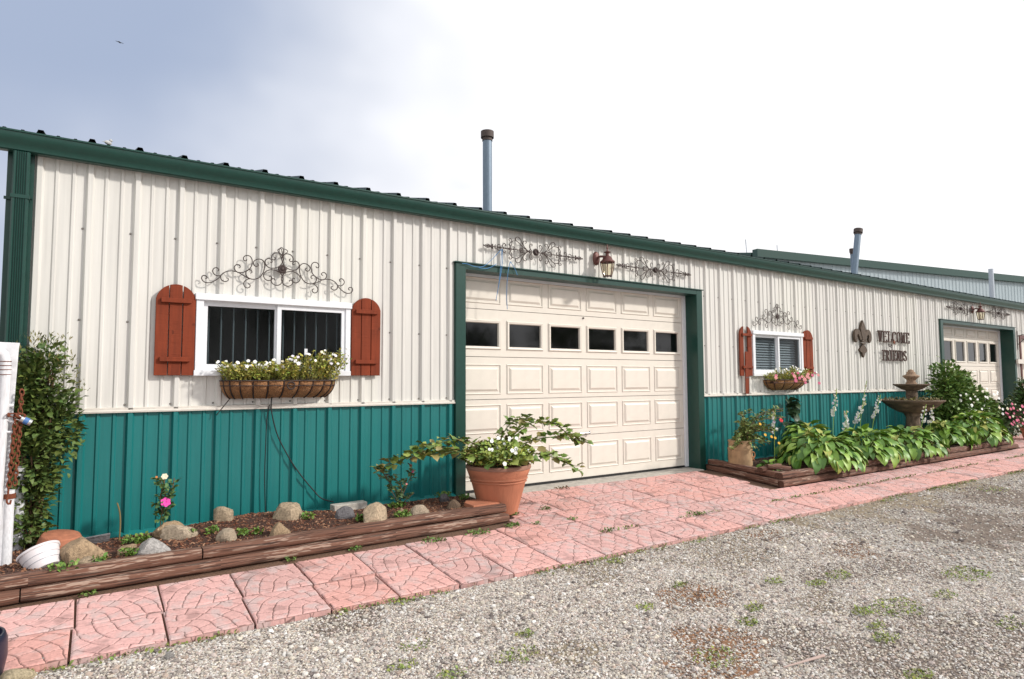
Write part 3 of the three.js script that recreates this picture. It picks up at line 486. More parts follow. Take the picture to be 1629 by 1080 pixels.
// ---------------------------------------------------------------- wrought iron
function scrollPiece(pts, ox, oy, s, dx, r, parent, flipY = 1, flipX = 1) { // pts: photo pixels inside an enlarged view, laid on the wall
  const w = pts.map(([x, y]) => onWall(ox + x / s, oy + y / s, 0.045)).map((p) => V((p.x - dx[0]) * flipX, (p.y - dx[1]) * flipY, 0));
  mesh('scroll', tube(w, r, Math.max(8, w.length * 4), 6), M.iron, parent);
}
const crest = thing('scroll_crest', 'black wrought iron scroll crest above the barred window', 'wall ornament', [1.389, 2.125, 0.045], 'iron crests above the windows');
{
  const C = [[[768, 200], [775, 232], [800, 280], [840, 310], [892, 325], [932, 312], [952, 280], [943, 248], [916, 231], [892, 238], [882, 254], [888, 268], [901, 264]],
    [[768, 192], [790, 165], [830, 155], [868, 170], [888, 200], [884, 230], [868, 236], [852, 226], [850, 213], [861, 208]],
    [[766, 415], [772, 395], [792, 360], [840, 340], [890, 340], [938, 365], [962, 405], [950, 440], [918, 455], [890, 445], [880, 422], [894, 405], [907, 415]],
    [[766, 415], [775, 450], [800, 480], [840, 490], [873, 475], [885, 447], [870, 428], [850, 431], [850, 442]],
    [[952, 290], [956, 340], [972, 395], [1010, 445], [1070, 467], [1110, 455], [1131, 425], [1120, 390], [1095, 378], [1075, 388], [1075, 404], [1089, 410]],
    [[952, 310], [962, 275], [990, 256], [1030, 262], [1060, 290], [1060, 320], [1040, 335], [1020, 326], [1018, 309], [1030, 305]],
    [[1205, 425], [1165, 418], [1120, 393], [1085, 350], [1075, 302], [1081, 265], [1105, 243], [1140, 250], [1157, 275], [1150, 297], [1131, 297], [1125, 284]],
    [[1195, 425], [1222, 412], [1236, 380], [1215, 350], [1190, 352], [1182, 368], [1195, 380]],
    [[1090, 470], [1140, 450], [1180, 430], [1230, 418], [1290, 428], [1330, 455], [1350, 490], [1340, 520], [1310, 530], [1285, 515], [1285, 496], [1302, 492]],
    [[1345, 482], [1390, 485], [1418, 455], [1410, 425], [1385, 412], [1368, 428], [1377, 444]],
    [[1348, 486], [1390, 530], [1440, 562], [1485, 560], [1506, 530], [1495, 505], [1470, 505], [1462, 522], [1475, 530]],
    [[1098, 466], [1130, 490], [1145, 520], [1135, 550], [1110, 560], [1088, 545], [1088, 525], [1105, 518]]];
  for (const c of C) for (const f of [1, -1]) scrollPiece(c, 330, 380, 6.516, [1.389, 2.125], 0.0042, crest, 1, f);
  scrollPiece([[766, 205], [748, 150], [745, 110], [768, 88], [790, 112], [786, 150], [769, 205]], 330, 380, 6.516, [1.389, 2.125], 0.0035, crest);
  for (const f of [1, -1]) scrollPiece([[768, 205], [800, 160], [832, 132], [818, 112], [795, 106], [786, 140], [772, 195]], 330, 380, 6.516, [1.389, 2.125], 0.0035, crest, 1, f);
  const ro = []; for (let k = 0; k < 12; k++) { const s = new THREE.SphereGeometry(0.012, 8, 6); s.scale(1, 1, 0.5); s.translate(Math.cos(k * 0.524) * 0.026, Math.sin(k * 0.524) * 0.026, 0); ro.push(s); } const cs = new THREE.SphereGeometry(0.02, 10, 8); cs.scale(1, 1, 0.6); ro.push(cs); const dk = rod([0, 0, -0.008], [0, 0, 0], 0.036, 20); ro.push(dk);
  mesh('rosette', join(ro), M.iron, crest);
}
copyOf(crest, [8.61, 2.105, 0.045], 'black wrought iron scroll crest above the small blind window');
const spear = thing('scroll_plaque', 'long iron scroll plaque trailing blue twine over the big garage door', 'wall ornament', [4.097, 2.57, 0.05], 'iron scroll plaques above the garage doors');
{
  const dx = [4.097, 2.57], Q = [[[838, 288], [780, 240], [720, 190], [670, 138], [637, 112], [636, 80], [665, 66], [698, 88], [724, 138], [748, 185], [792, 240], [845, 280]],
    [[752, 195], [742, 152], [758, 122], [785, 125], [791, 145], [775, 153]], [[637, 125], [592, 126], [556, 160], [550, 200], [578, 240], [608, 236], [616, 213], [598, 207]],
    [[560, 262], [520, 240], [480, 237], [450, 207], [456, 176], [480, 168], [493, 184], [482, 198]], [[600, 128], [582, 130], [580, 170], [553, 222], [548, 250], [575, 262]], [[584, 130], [570, 100], [546, 95], [538, 112], [552, 122]],
    [[868, 262], [836, 205], [840, 172], [862, 160], [876, 175], [866, 190]], [[760, 285], [703, 270], [693, 240], [710, 222], [735, 228], [733, 247]], [[430, 240], [400, 232], [370, 202], [398, 180], [415, 192]], [[350, 228], [335, 212], [345, 190], [357, 200]],
    [[300, 225], [285, 205], [300, 180], [310, 192]], [[170, 211], [235, 183], [272, 206], [262, 220]], [[205, 213], [236, 197], [258, 213]]];
  for (const c of Q) for (const fx of [1, -1]) for (const fy of [1, -1]) {
    const w = c.map(([x, y]) => onWall(750 + x / 9.05, 370 + y / 9.05, 0.05)); const ax = (x) => 2.556 + (x - 3.449) * 0.0293; // the rod's own height at x
    mesh('scroll', tube(w.map((p) => V((p.x - dx[0]) * fx, (p.y - ax(p.x)) * fy, 0)), 0.0042, c.length * 4, 6), M.iron, spear);
  }
  mesh('stem', rod([-0.63, 0, 0], [0.63, 0, 0], 0.005), M.iron, spear);
  for (const f of [1, -1]) { const g = new THREE.ConeGeometry(0.02, 0.09, 8); g.rotateZ(f * Math.PI / 2); g.scale(1, 1, 0.4); g.translate(-f * 0.605, 0, 0); mesh('spear_tip', g, M.iron, spear); }
  const ro = []; for (let k = 0; k < 10; k++) { const s = new THREE.SphereGeometry(0.014, 8, 6); s.scale(1, 1, 0.6); s.translate(Math.cos(k * 0.628) * 0.028, Math.sin(k * 0.628) * 0.028, 0.006); ro.push(s); } const t = new THREE.TorusGeometry(0.022, 0.007, 6, 16); t.translate(0, 0, 0.016); ro.push(t, rod([0, 0, -0.01], [0, 0, 0.014], 0.034, 16)); mesh('rosette', join(ro), M.iron, spear);
}
copyOf(spear, [5.985, 2.553, 0.05], 'long iron scroll plaque between the carriage lantern and the small window');
copyOf(spear, [15.09, 2.61, 0.05], 'iron scroll plaque above the far garage door nearest the welcome sign');
copyOf(spear, [17.1, 2.63, 0.05], 'iron scroll plaque above the far garage door beyond the lantern');
{ // blue twine
  const t = thing('blue_twine', 'blue twine strands dangling from the iron plaque over the garage door', 'twine');
  const s = (p) => mesh('strand', tube(p.map(([x, y, z]) => { const q = onWall(x, y, z); return q; }), 0.0032, p.length * 6, 5), M.twine, t);
  s([[798, 396, 0.06], [780, 415, 0.055], [768, 424, 0.06], [755, 424, 0.065], [744, 420, 0.062], [735, 419, 0.06]]); s([[798, 398, 0.06], [797, 415, 0.06], [796, 430, 0.062], [793, 455, 0.06], [789, 478, 0.055]]);
  s([[799, 396, 0.065], [799, 420, 0.066], [795, 445, 0.064], [790, 472, 0.06]]); s([[812, 416, 0.06], [809, 427, 0.06], [807, 445, 0.062], [806, 470, 0.06], [807, 492, 0.056]]); s([[812, 416, 0.06], [817, 424, 0.062], [821, 432, 0.06], [823, 438, 0.06]]);
  s([[790, 420, 0.06], [775, 427, 0.064], [762, 426, 0.066]]);
}
// carriage lanterns
const lantern = thing('wall_lantern', 'reddish brown carriage lantern with clear glass between two iron plaques', 'lantern', [5.0, 2.6, 0.03], 'wall lanterns above the garage doors');
{
  const bp = lathe([[0, 0.028], [0.045, 0.024], [0.06, 0.012], [0.062, 0]], 24); bp.rotateX(Math.PI / 2); bp.scale(0.85, 1.35, 1); mesh('backplate', bp, M.copper, lantern);
  mesh('arm', tube([[0, 0, 0.02], [0.01, 0.015, 0.06], [0.03, 0.01, 0.1], [0.06, 0.0, 0.125], [0.062, -0.03, 0.13]], 0.014, 16, 8), M.copper, lantern);
  const b = [0.062, -0.05, 0.13];
  const at = (g) => { g.translate(...b); return g; };
  mesh('cap', at(lathe([[0, 0.205], [0.005, 0.2], [0.008, 0.17], [0.014, 0.16], [0.008, 0.148], [0.012, 0.12], [0.04, 0.115], [0.042, 0.108], [0.02, 0.1], [0.022, 0.07], [0.05, 0.05], [0.062, 0.02], [0.088, 0.0], [0.09, -0.012], [0.08, -0.014]], 12)), M.copper, lantern);
  mesh('glass', at(lathe([[0.078, -0.016], [0.074, -0.06], [0.062, -0.12], [0.048, -0.165]], 8)), M.clearGlass, lantern);
  for (let k = 0; k < 8; k++) { const c = Math.cos(k * Math.PI / 4), s = Math.sin(k * Math.PI / 4); mesh('rib', at(tube([[0.081 * c, -0.014, 0.081 * s], [0.077 * c, -0.06, 0.077 * s], [0.064 * c, -0.12, 0.064 * s], [0.049 * c, -0.172, 0.049 * s]], 0.0035, 8, 5)), M.copper, lantern); const ft = new THREE.SphereGeometry(0.007, 6, 5); ft.translate(0.049 * c, -0.176, 0.049 * s); mesh('foot', at(ft), M.brownMetal, lantern); }
  mesh('base_ring', at(lathe([[0, -0.168], [0.05, -0.168], [0.05, -0.174], [0, -0.174]], 12)), M.copper, lantern);
  mesh('candle', at(rod([0, -0.165, 0], [0, -0.06, 0], 0.011)), mat(lin(0.75, 0.7, 0.6), 0.6), lantern);
}
copyOf(lantern, [15.72, 2.63, 0.03], 'reddish carriage lantern over the far garage door');

// ---------------------------------------------------------------- fleur-de-lis and welcome sign
{
  const t = thing('fleur_de_lis', 'rusty brown cast iron fleur-de-lis hung on the ribbed wall', 'wall ornament', [11.07, 1.86, 0.035]);
  const ex = (pts, name, dp = 0.012) => { const s = new THREE.Shape(); s.moveTo(...pts[0]); s.splineThru(pts.slice(1).concat([pts[0]]).map((p) => new THREE.Vector2(...p))); const g = new THREE.ExtrudeGeometry(s, { depth: dp, bevelEnabled: true, bevelSize: 0.004, bevelThickness: 0.012, bevelSegments: 3, curveSegments: 8 }); mesh(name, boxUV(g), M.fleur, t); };
  M.fleur = mat(lin(0.12, 0.085, 0.06), 0.55, { metalness: 0.35, map: rep(grain(14, 0.6, 61), 3) });
  ex([[0, 0.30], [0.05, 0.22], [0.075, 0.15], [0.065, 0.08], [0.038, 0.0], [0.03, -0.03], [-0.03, -0.03], [-0.038, 0.0], [-0.065, 0.08], [-0.075, 0.15], [-0.05, 0.22]], 'centre_petal', 0.02);
  for (const f of [1, -1]) ex([[0.045 * f, -0.02], [0.07 * f, 0.06], [0.12 * f, 0.13], [0.19 * f, 0.15], [0.255 * f, 0.11], [0.28 * f, 0.04], [0.262 * f, -0.04], [0.215 * f, -0.075], [0.185 * f, -0.03], [0.2 * f, 0.03], [0.17 * f, 0.065], [0.125 * f, 0.03], [0.09 * f, -0.035]], 'side_petal', 0.014);
  mesh('band', boxUV(join([spanBox(-0.085, 0.085, -0.075, -0.045, 0, 0.05, 0.01), spanBox(-0.06, 0.06, -0.11, -0.085, 0, 0.04, 0.01)])), M.fleur, t);
  ex([[0, -0.11], [0.04, -0.13], [0.1, -0.18], [0.12, -0.21], [0.09, -0.24], [0.055, -0.245], [0.03, -0.29], [0, -0.33], [-0.03, -0.29], [-0.055, -0.245], [-0.09, -0.24], [-0.12, -0.21], [-0.1, -0.18], [-0.04, -0.13]], 'tail', 0.012);
}
{
  const font = await new FontLoader().loadAsync('fonts/droid/droid_serif_regular.typeface.json');
  const t = thing('welcome_sign', 'rusty metal lettered welcome friends sign on the ribbed wall', 'sign', [11.58, 1.46, 0.035]);
  const word = (txt, x0, x1, y, h) => {
    const adv = (x1 - x0) / txt.length;
    [...txt].forEach((ch, i) => { const g = new TextGeometry(ch, { font, size: 0.2, depth: 0.012, curveSegments: 4, bevelEnabled: true, bevelSize: 0.002, bevelThickness: 0.002, bevelSegments: 1 }); g.computeBoundingBox(); const b = g.boundingBox; g.translate(-b.min.x, -b.min.y, 0); g.scale(adv * 0.86 / Math.max(0.06, b.max.x - b.min.x), h / (b.max.y - b.min.y), 1); const m = mesh('letter', boxUV(g), M.signMetal, t); m.position.set(x0 + i * adv + adv * 0.07, y + R(-0.004, 0.004), 0.012); });
    mesh('backing_wire', join([rod([x0, y + 0.02, 0.004], [x1, y + 0.02, 0.004], 0.004, 6), rod([x0, y + h - 0.02, 0.004], [x1, y + h - 0.02, 0.004], 0.004, 6)]), M.signMetal, t);
  };
  M.signMetal = mat(lin(0.10, 0.055, 0.045), 0.7, { metalness: 0.2, map: rep(grain(20, 0.7, 71), 6) });
  word('WELCOME', 0.0, 1.19, 0.35, 0.205); word('FRIENDS', 0.13, 1.05, 0.02, 0.195);
  const st = new THREE.Shape(); for (let k = 0; k < 10; k++) { const r = k % 2 ? 0.022 : 0.052, a = k * Math.PI / 5 + Math.PI / 2; st[k ? 'lineTo' : 'moveTo'](Math.cos(a) * r, Math.sin(a) * r); } const sg = new THREE.ExtrudeGeometry(st, { depth: 0.006, bevelEnabled: false }); sg.translate(0.56, 0.36, 0.03); mesh('star', boxUV(sg), M.rust, t);
  for (const [x, y] of [[0.40, 0.31], [0.44, 0.285], [0.48, 0.27], [0.5, 0.305]]) { const g = new THREE.SphereGeometry(0.012, 6, 5); g.translate(x, y, 0.01); mesh('stud', g, M.signMetal, t); }
  mesh('hanger', join([rod([0.3, 0.22, 0.006], [0.3, 0.36, 0.006], 0.003, 5), rod([0.88, 0.22, 0.006], [0.88, 0.36, 0.006], 0.003, 5)]), M.signMetal, t);
}
{ // hook bracket beyond the far door
  const t = thing('plant_hook', 'dark iron scroll hook bracket beside the far walk door', 'bracket', [18.2, 2.05, 0.03]);
  mesh('plate', boxUV(spanBox(-0.015, 0.015, -0.22, 0.22, 0, 0.012, 0.003)), M.iron, t);
  mesh('arm', tube([[0, 0.1, 0.01], [0.06, 0.13, 0.1], [0.1, 0.11, 0.2], [0.13, 0.05, 0.24], [0.12, 0.02, 0.22]], 0.008, 16, 6), M.iron, t);
  mesh('brace', tube([[0, -0.1, 0.01], [0.03, -0.02, 0.08], [0.08, 0.08, 0.15]], 0.007, 12, 6), M.iron, t);
}
console.log('ornaments done');

// ---------------------------------------------------------------- foliage tools
function leafGeo(L, W, { droop = 0.6, fold = 0.25, n = 5, shape = 'oval', wave = 0 } = {}) { // base at origin, grows along +y, face +z
  const pos = [], uv = [], idx = []; let y = 0, z = 0;
  for (let i = 0; i <= n; i++) {
    const t = i / n, a = droop * t * t; if (i) { y += Math.cos(a) * L / n; z -= Math.sin(a) * L / n; }
    const w = W / 2 * (shape === 'heart' ? Math.pow(Math.sin(Math.PI * Math.pow(clamp(t * 0.93 + 0.07), 0.62)), 0.8) : shape === 'lance' ? Math.sin(Math.PI * Math.pow(t, 0.8)) : shape === 'lobed' ? Math.sin(Math.PI * Math.pow(clamp(t * 0.9 + 0.1), 0.75)) * (0.72 + 0.4 * Math.abs(Math.sin(t * 7.5))) : Math.pow(Math.sin(Math.PI * clamp(t * 0.96 + 0.02)), 0.7));
    const wv = wave * Math.sin(t * 9);
    pos.push(-w, y, z + w * fold + wv, 0, y, z, w, y, z + w * fold - wv); uv.push(0, t, 0.5, t, 1, t);
    if (i) { const b = (i - 1) * 3; idx.push(b, b + 1, b + 3, b + 1, b + 4, b + 3, b + 1, b + 2, b + 4, b + 2, b + 5, b + 4); }
  }
  const g = new THREE.BufferGeometry(); g.setAttribute('position', new THREE.Float32BufferAttribute(pos, 3)); g.setAttribute('uv', new THREE.Float32BufferAttribute(uv, 2)); g.setIndex(idx); g.computeVertexNormals(); return g;
}
class Leaves { // many small leaves in one geometry, each with its own tone
  constructor() { this.p = []; this.n = []; this.c = []; this.i = []; }
  add(g, m, col) {
    const P = g.attributes.position, Nn = g.attributes.normal, b = this.p.length / 3, v = V(), nm = new THREE.Matrix3().getNormalMatrix(m);
    for (let i = 0; i < P.count; i++) { v.fromBufferAttribute(P, i).applyMatrix4(m); this.p.push(v.x, v.y, v.z); v.fromBufferAttribute(Nn, i).applyMatrix3(nm).normalize(); this.n.push(v.x, v.y, v.z); this.c.push(col[0], col[1], col[2]); }
    const I = g.index; if (I) for (let i = 0; i < I.count; i++) this.i.push(b + I.getX(i)); else for (let i = 0; i < P.count; i++) this.i.push(b + i);
  }
  geo() { const g = new THREE.BufferGeometry(); g.setAttribute('position', new THREE.Float32BufferAttribute(this.p, 3)); g.setAttribute('normal', new THREE.Float32BufferAttribute(this.n, 3)); g.setAttribute('color', new THREE.Float32BufferAttribute(this.c, 3)); g.setIndex(this.i); return g; }
}
const leafMat = new THREE.MeshPhysicalMaterial({ color: 0xffffff, vertexColors: true, roughness: 0.55, side: THREE.DoubleSide });
const plainLeaf = (r, g, b, rough = 0.45) => new THREE.MeshPhysicalMaterial({ color: lin(r, g, b), roughness: rough, side: THREE.DoubleSide });
const greens = (base, sp = 0.35) => { const k = R(1 - sp, 1 + sp), h = R(-0.15, 0.25); return [base[0] * k * (1 + h), base[1] * k, base[2] * k * (1 - h * 0.5)]; };
const petalMat = (r, g, b) => mat(lin(r, g, b), 0.7);
const PM = { white: petalMat(0.82, 0.82, 0.8), pink: petalMat(0.6, 0.12, 0.22), hot: petalMat(0.72, 0.06, 0.36), red: petalMat(0.6, 0.012, 0.02), yellow: petalMat(0.8, 0.45, 0.03), lilac: petalMat(0.72, 0.68, 0.78), rose: petalMat(0.7, 0.28, 0.28), cream: petalMat(0.75, 0.68, 0.5), orange: petalMat(0.6, 0.2, 0.04) };
const stemMat = mat(lin(0.09, 0.12, 0.035), 0.8), caneMat = mat(lin(0.14, 0.08, 0.045), 0.85);
function aim(pos, dir, roll, s, up = V(0, 1, 0)) { const q = new THREE.Quaternion().setFromUnitVectors(up, dir.clone().normalize()).multiply(new THREE.Quaternion().setFromAxisAngle(up, roll)); return new THREE.Matrix4().compose(pos, q, V(s, s, s)); }
// a leaf that faces up and outwards: grows along dir with its face turned to the sky
function leafPose(pos, dir, s, twist = 0) { const y = dir.clone().normalize(), z0 = V(0, 1, 0).addScaledVector(y, -y.y); if (z0.lengthSq() < 1e-3) z0.set(0, 0, 1); const z = z0.normalize().applyAxisAngle(y, twist), x = y.clone().cross(z), m = new THREE.Matrix4().makeBasis(x, y, z); m.scale(V(s, s, s)); m.setPosition(pos); return m; }
function bloomGeo(r, n = 5, cup = 0.35, lay = 1) { // petals round a centre, facing +y
  const gs = []; for (let l = 0; l < lay; l++) for (let k = 0; k < n; k++) { const g = leafGeo(r * (1 - l * 0.22), r * 1.05 * (1 - l * 0.15), { droop: -0.5 - l * 0.4, fold: 0.15, n: 3 }); g.rotateX(Math.PI / 2 - cup - l * 0.4); g.rotateY((k + l * 0.5) * 2 * Math.PI / n); gs.push(g); } return join(gs);
}
const B = { five: bloomGeo(1, 5, 0.25), full: bloomGeo(1, 6, 0.5, 4), bell: bloomGeo(1, 5, 1.05) };
function bloom(parent, kind, m, pos, dir, r, name = 'blossom') { const b = mesh(name, B[kind], m, parent); const q = new THREE.Quaternion().setFromUnitVectors(V(0, 1, 0), dir.clone().normalize()); b.quaternion.copy(q); b.position.copy(pos); b.scale.setScalar(r * 0.66); b.rotateY(R(6)); return b; }
const rdir = (up = 0.3) => V(R(-1, 1), R(-0.3, 1) + up, R(-1, 1)).normalize();
const SMALL = [leafGeo(1, 0.5, { droop: 0.5, n: 2 }), leafGeo(1, 0.7, { droop: 0.8, n: 3 }), leafGeo(1, 0.3, { droop: 0.4, n: 2, shape: 'lance' })];

// ---------------------------------------------------------------- hostas
const hostaLeaf = [leafGeo(0.2, 0.125, { droop: 0.9, fold: 0.32, n: 6, shape: 'heart', wave: 0.004 }), leafGeo(0.23, 0.12, { droop: 1.25, fold: 0.28, n: 6, shape: 'heart', wave: 0.006 }), leafGeo(0.17, 0.11, { droop: 0.6, fold: 0.4, n: 6, shape: 'heart' })];
const hostaMats = [plainLeaf(0.18, 0.33, 0.04, 0.45), plainLeaf(0.125, 0.26, 0.035, 0.48), plainLeaf(0.27, 0.41, 0.07, 0.5), plainLeaf(0.08, 0.185, 0.03, 0.5), plainLeaf(0.34, 0.36, 0.08, 0.6)];
function hosta(label, x, z, rx, rz, h, n) {
  const t = thing('hosta', label, 'hosta', [x, soilR(x, z), z], 'hostas in the planter');
  for (let i = 0; i < n; i++) {
    const u = Math.sqrt((i + 0.5) / n), a = i * 2.399 + R(-0.3, 0.3), c = Math.cos(a), s = Math.sin(a), out = V(c, 0, s);
    const px = c * rx * u * 0.72, pz = s * rz * u * 0.72, py = h * (1 - 0.74 * u * u) * R(0.8, 1.08), el = mix(0.8, -0.85, u) + R(-0.3, 0.3);
    const dir = out.clone().multiplyScalar(Math.cos(el)).add(V(0, Math.sin(el), 0)), m = mesh('leaf', hostaLeaf[Math.floor(R(3))], hostaMats[Math.floor(R(4.35))], t);
    m.applyMatrix4(leafPose(V(px, py, pz), dir, R(0.58, 0.98), R(-0.5, 0.5)));
    if (i % 4 === 0) mesh('leaf_stalk', tube([[px * 0.12, 0, pz * 0.12], [px * 0.6, py * 0.75, pz * 0.6], [px, py, pz]], 0.004, 5, 4), hostaMats[2], t);
  }
  return t;
}
hosta('bright hosta spilling over the planter corner beside the clay jug', 8.0, 1.0, 0.72, 0.66, 0.40, 260);
hosta('broad hosta against the wall under the small window', 8.55, 0.5, 0.7, 0.46, 0.47, 170);
hosta('hosta between the window plants and the fountain', 9.25, 0.93, 0.82, 0.66, 0.38, 250);
hosta('hosta spilling over the front timber by the fountain foot', 10.4, 0.98, 0.85, 0.62, 0.36, 240);
hosta('large mounded hosta at the far end of the planter', 13.0, 0.95, 1.0, 0.62, 0.5, 260);
hosta('hosta just beyond the fountain base', 12.0, 0.86, 0.6, 0.5, 0.39, 120);
{ const t = hosta('tiny pale hosta at the foot of the clay jug', 7.17, 0.8, 0.3, 0.2, 0.12, 22); t.scale.setScalar(0.7); }
function spike(label, x, z, h, lean, col, n = 14) {
  const t = thing('hosta_flower_spike', label, 'flower spike', [x, soilR(x, z), z], 'tall flower spikes over the hostas'), top = V(lean, h, lean * 0.4), at = (k) => V(lean * k * k, h * k, lean * 0.4 * k * k);
  mesh('stalk', tube([at(0), at(0.5), at(1)], 0.0045, 10, 5), hostaMats[2], t);
  for (let i = 0; i < n; i++) { const k = 0.62 + 0.38 * i / n, a = R(6.28), d = V(Math.cos(a), R(-0.7, 0.1), Math.sin(a)); bloom(t, 'bell', i > n * 0.75 ? PM.cream : R() < 0.15 ? PM.lilac : PM.white, at(k).addScaledVector(d, 0.016), d, 0.052 * (1.15 - 0.6 * (k - 0.62) / 0.38), 'bell_flower'); }
}
spike('pale flower spike leaning over the hostas below the fleur-de-lis', 9.0, 0.6, 0.98, 0.1, 0); spike('thick white flower spike among the hostas below the fleur-de-lis', 9.2, 0.68, 0.68, 0.04, 0, 18);
spike('slanting white flower spike over the middle hostas', 9.45, 0.62, 0.8, 0.28, 0, 18); spike('tall thin bud spike above the middle hostas', 9.75, 0.6, 1.1, 0.16, 0, 6);
spike('white flower spike close to the fountain bowl', 10.05, 0.62, 0.88, 0.2, 0, 16); spike('drooping white spike before the fountain stem', 10.9, 0.95, 0.72, 0.14, 0, 10);
spike('single white spike beside the red bloom', 7.55, 0.62, 0.74, 0.03, 0, 9); spike('white spike hanging before the lower fountain bowl', 11.15, 0.98, 0.70, 0.1, 0, 10);

// ---------------------------------------------------------------- shrubs, roses and other plants
function shrub(name, label, pos, vol, n, base, size, kinds = [0, 1], grp) { // vol: ellipsoids [x, y, z, rx, ry, rz]
  const t = thing(name, label, 'shrub', pos, grp), L = new Leaves(), total = vol.reduce((s, v) => s + v[3] * v[4] * v[5], 0);
  const stems = [];
  for (const [x, y, z, rx, ry, rz] of vol) {
    const k = Math.round(n * rx * ry * rz / total);
    for (let i = 0; i < k; i++) { const d = V(R(-1, 1), R(-1, 1), R(-1, 1)).normalize(), r = Math.pow(R(), 0.45), lump = 0.72 + 0.5 * vnoise(d.x * 3 + x * 7 + 20, d.y * 3 + 20, d.z * 3 + 20), p = V(x + d.x * rx * r * lump, y + d.y * ry * r * lump, z + d.z * rz * r * lump); const o = d.clone().add(V(0, 0.25, 0)).add(rdir(0).multiplyScalar(0.8)); L.add(SMALL[kinds[Math.floor(R(kinds.length))]], leafPose(p, o, size * R(0.6, 1.3), R(-0.8, 0.8)), greens(base)); }
    for (let i = 0; i < 4; i++) stems.push(tube([[x * 0.3 + R(-0.03, 0.03), 0, z * 0.3], [x * 0.8 + R(-0.1, 0.1) * rx, y * 0.6, z * 0.8], [x + R(-0.5, 0.5) * rx, y + 0.3 * ry, z + R(-0.4, 0.4) * rz]], 0.006, 8, 5));
  }
  mesh('branches', join(stems), caneMat, t); stuffPart(mesh('foliage', L.geo(), leafMat, t)); return t;
}
{ // climber at the barn corner
  const t = shrub('corner_shrub', 'dark leafy shrub climbing the barn corner behind the gate', [-0.25, 0.03, 0.18], [[0.02, 1.12, 0, 0.16, 0.32, 0.13], [0.08, 0.85, 0.02, 0.2, 0.28, 0.15], [0.0, 0.6, 0.02, 0.17, 0.28, 0.14], [-0.02, 0.35, 0.0, 0.14, 0.26, 0.13], [-0.02, 0.15, 0.04, 0.12, 0.16, 0.12], [-0.08, 1.0, 0, 0.12, 0.35, 0.12]], 5200, [0.095, 0.15, 0.035], 0.05, [0, 1, 2]);
  const L = new Leaves(); for (let i = 0; i < 420; i++) { const a = R(6.28), h = R(1.05, 1.47), r = R(0.05, 0.22) * (1 - (h - 1.05) * 0.7); L.add(SMALL[2], leafPose(V(0.02 + Math.cos(a) * r + (h < 1.25 ? 0.06 : 0), h, Math.sin(a) * r * 0.7), rdir(0.8), R(0.02, 0.045), R(3)), greens([0.13, 0.13, 0.035])); } stuffPart(mesh('tip_leaves', L.geo(), leafMat, t));
}
function rose(name, label, pos, canes, base, flowers, size) {
  const t = thing(name, label, 'rose', pos), L = new Leaves(), g = [];
  for (const c of canes) { const cv = new THREE.CatmullRomCurve3(c.map((p) => V(...p))); g.push(new THREE.TubeGeometry(cv, 16, 0.0035, 5)); const n = Math.round(cv.getLength() * 60); for (let i = 0; i < n; i++) { const k = R(0.22, 1), p = cv.getPointAt(k), o = rdir(0.1); for (let j = 0; j < 3; j++) { const q = p.clone().addScaledVector(o, 0.018 + j * 0.012); L.add(SMALL[1], leafPose(q, o.clone().add(rdir(0).multiplyScalar(0.8)), size * 1.5 * R(0.7, 1.2), R(-0.6, 0.6)), k > 0.96 ? greens([0.2, 0.085, 0.035]) : greens(base)); } } }
  mesh('canes', join(g), caneMat, t); stuffPart(mesh('foliage', L.geo(), leafMat, t));
  for (const [p, m, r, k] of flowers) bloom(t, k || 'full', PM[m], V(...p), V(R(-0.4, 0.4), 0.5, 1), r); return t;
}
rose('rose_bush', 'small rose bush with one hot pink bloom before the teal wall', [0.5, soilY(0.5, 0.39), 0.39], [[[0, 0, 0], [-0.01, 0.12, 0.01], [0.02, 0.25, 0.02], [-0.03, 0.42, 0.02]], [[0, 0.05, 0], [0.03, 0.2, 0], [0.06, 0.33, 0.01], [0.07, 0.4, 0]], [[0, 0.15, 0], [-0.02, 0.28, 0.03], [0.0, 0.36, 0.04], [0.01, 0.43, 0.02]]], [0.085, 0.16, 0.05], [[[0.012, 0.242, 0.06], 'hot', 0.055], [[0.005, 0.42, 0.03], 'cream', 0.036], [[-0.045, 0.42, 0.02], 'orange', 0.013]], 0.026);
rose('rose_bush', 'young rose bush with tiny pink buds left of the big terracotta pot', [2.32, soilY(2.32, 0.42), 0.42], [[[0, 0, 0], [0.02, 0.1, 0], [0.0, 0.2, 0.02], [-0.08, 0.27, 0.03]], [[0, 0.04, 0], [0.06, 0.16, 0], [0.1, 0.25, 0.01], [0.13, 0.33, 0]], [[0, 0, 0], [-0.05, 0.1, 0.02], [-0.12, 0.2, 0.04]], [[0, 0, 0], [0.06, 0.07, 0.03], [0.12, 0.12, 0.05]], [[0, 0.1, 0], [-0.1, 0.24, 0], [-0.17, 0.33, 0.02]]], [0.11, 0.18, 0.075], [[[0.055, 0.2, 0.03], 'rose', 0.016], [[0.12, 0.3, 0.02], 'pink', 0.02]], 0.028);
{ const t = thing('dead_stem', 'bare dry plant stem standing in the mulch near the gate', 'stem', [0.245, soilY(0.245, 0.34), 0.34]); mesh('stem', tube([[0, 0, 0], [0.003, 0.12, 0], [-0.004, 0.2, 0], [-0.02, 0.26, 0]], 0.0055, 12, 6), mat(lin(0.2, 0.15, 0.06), 0.9), t); }
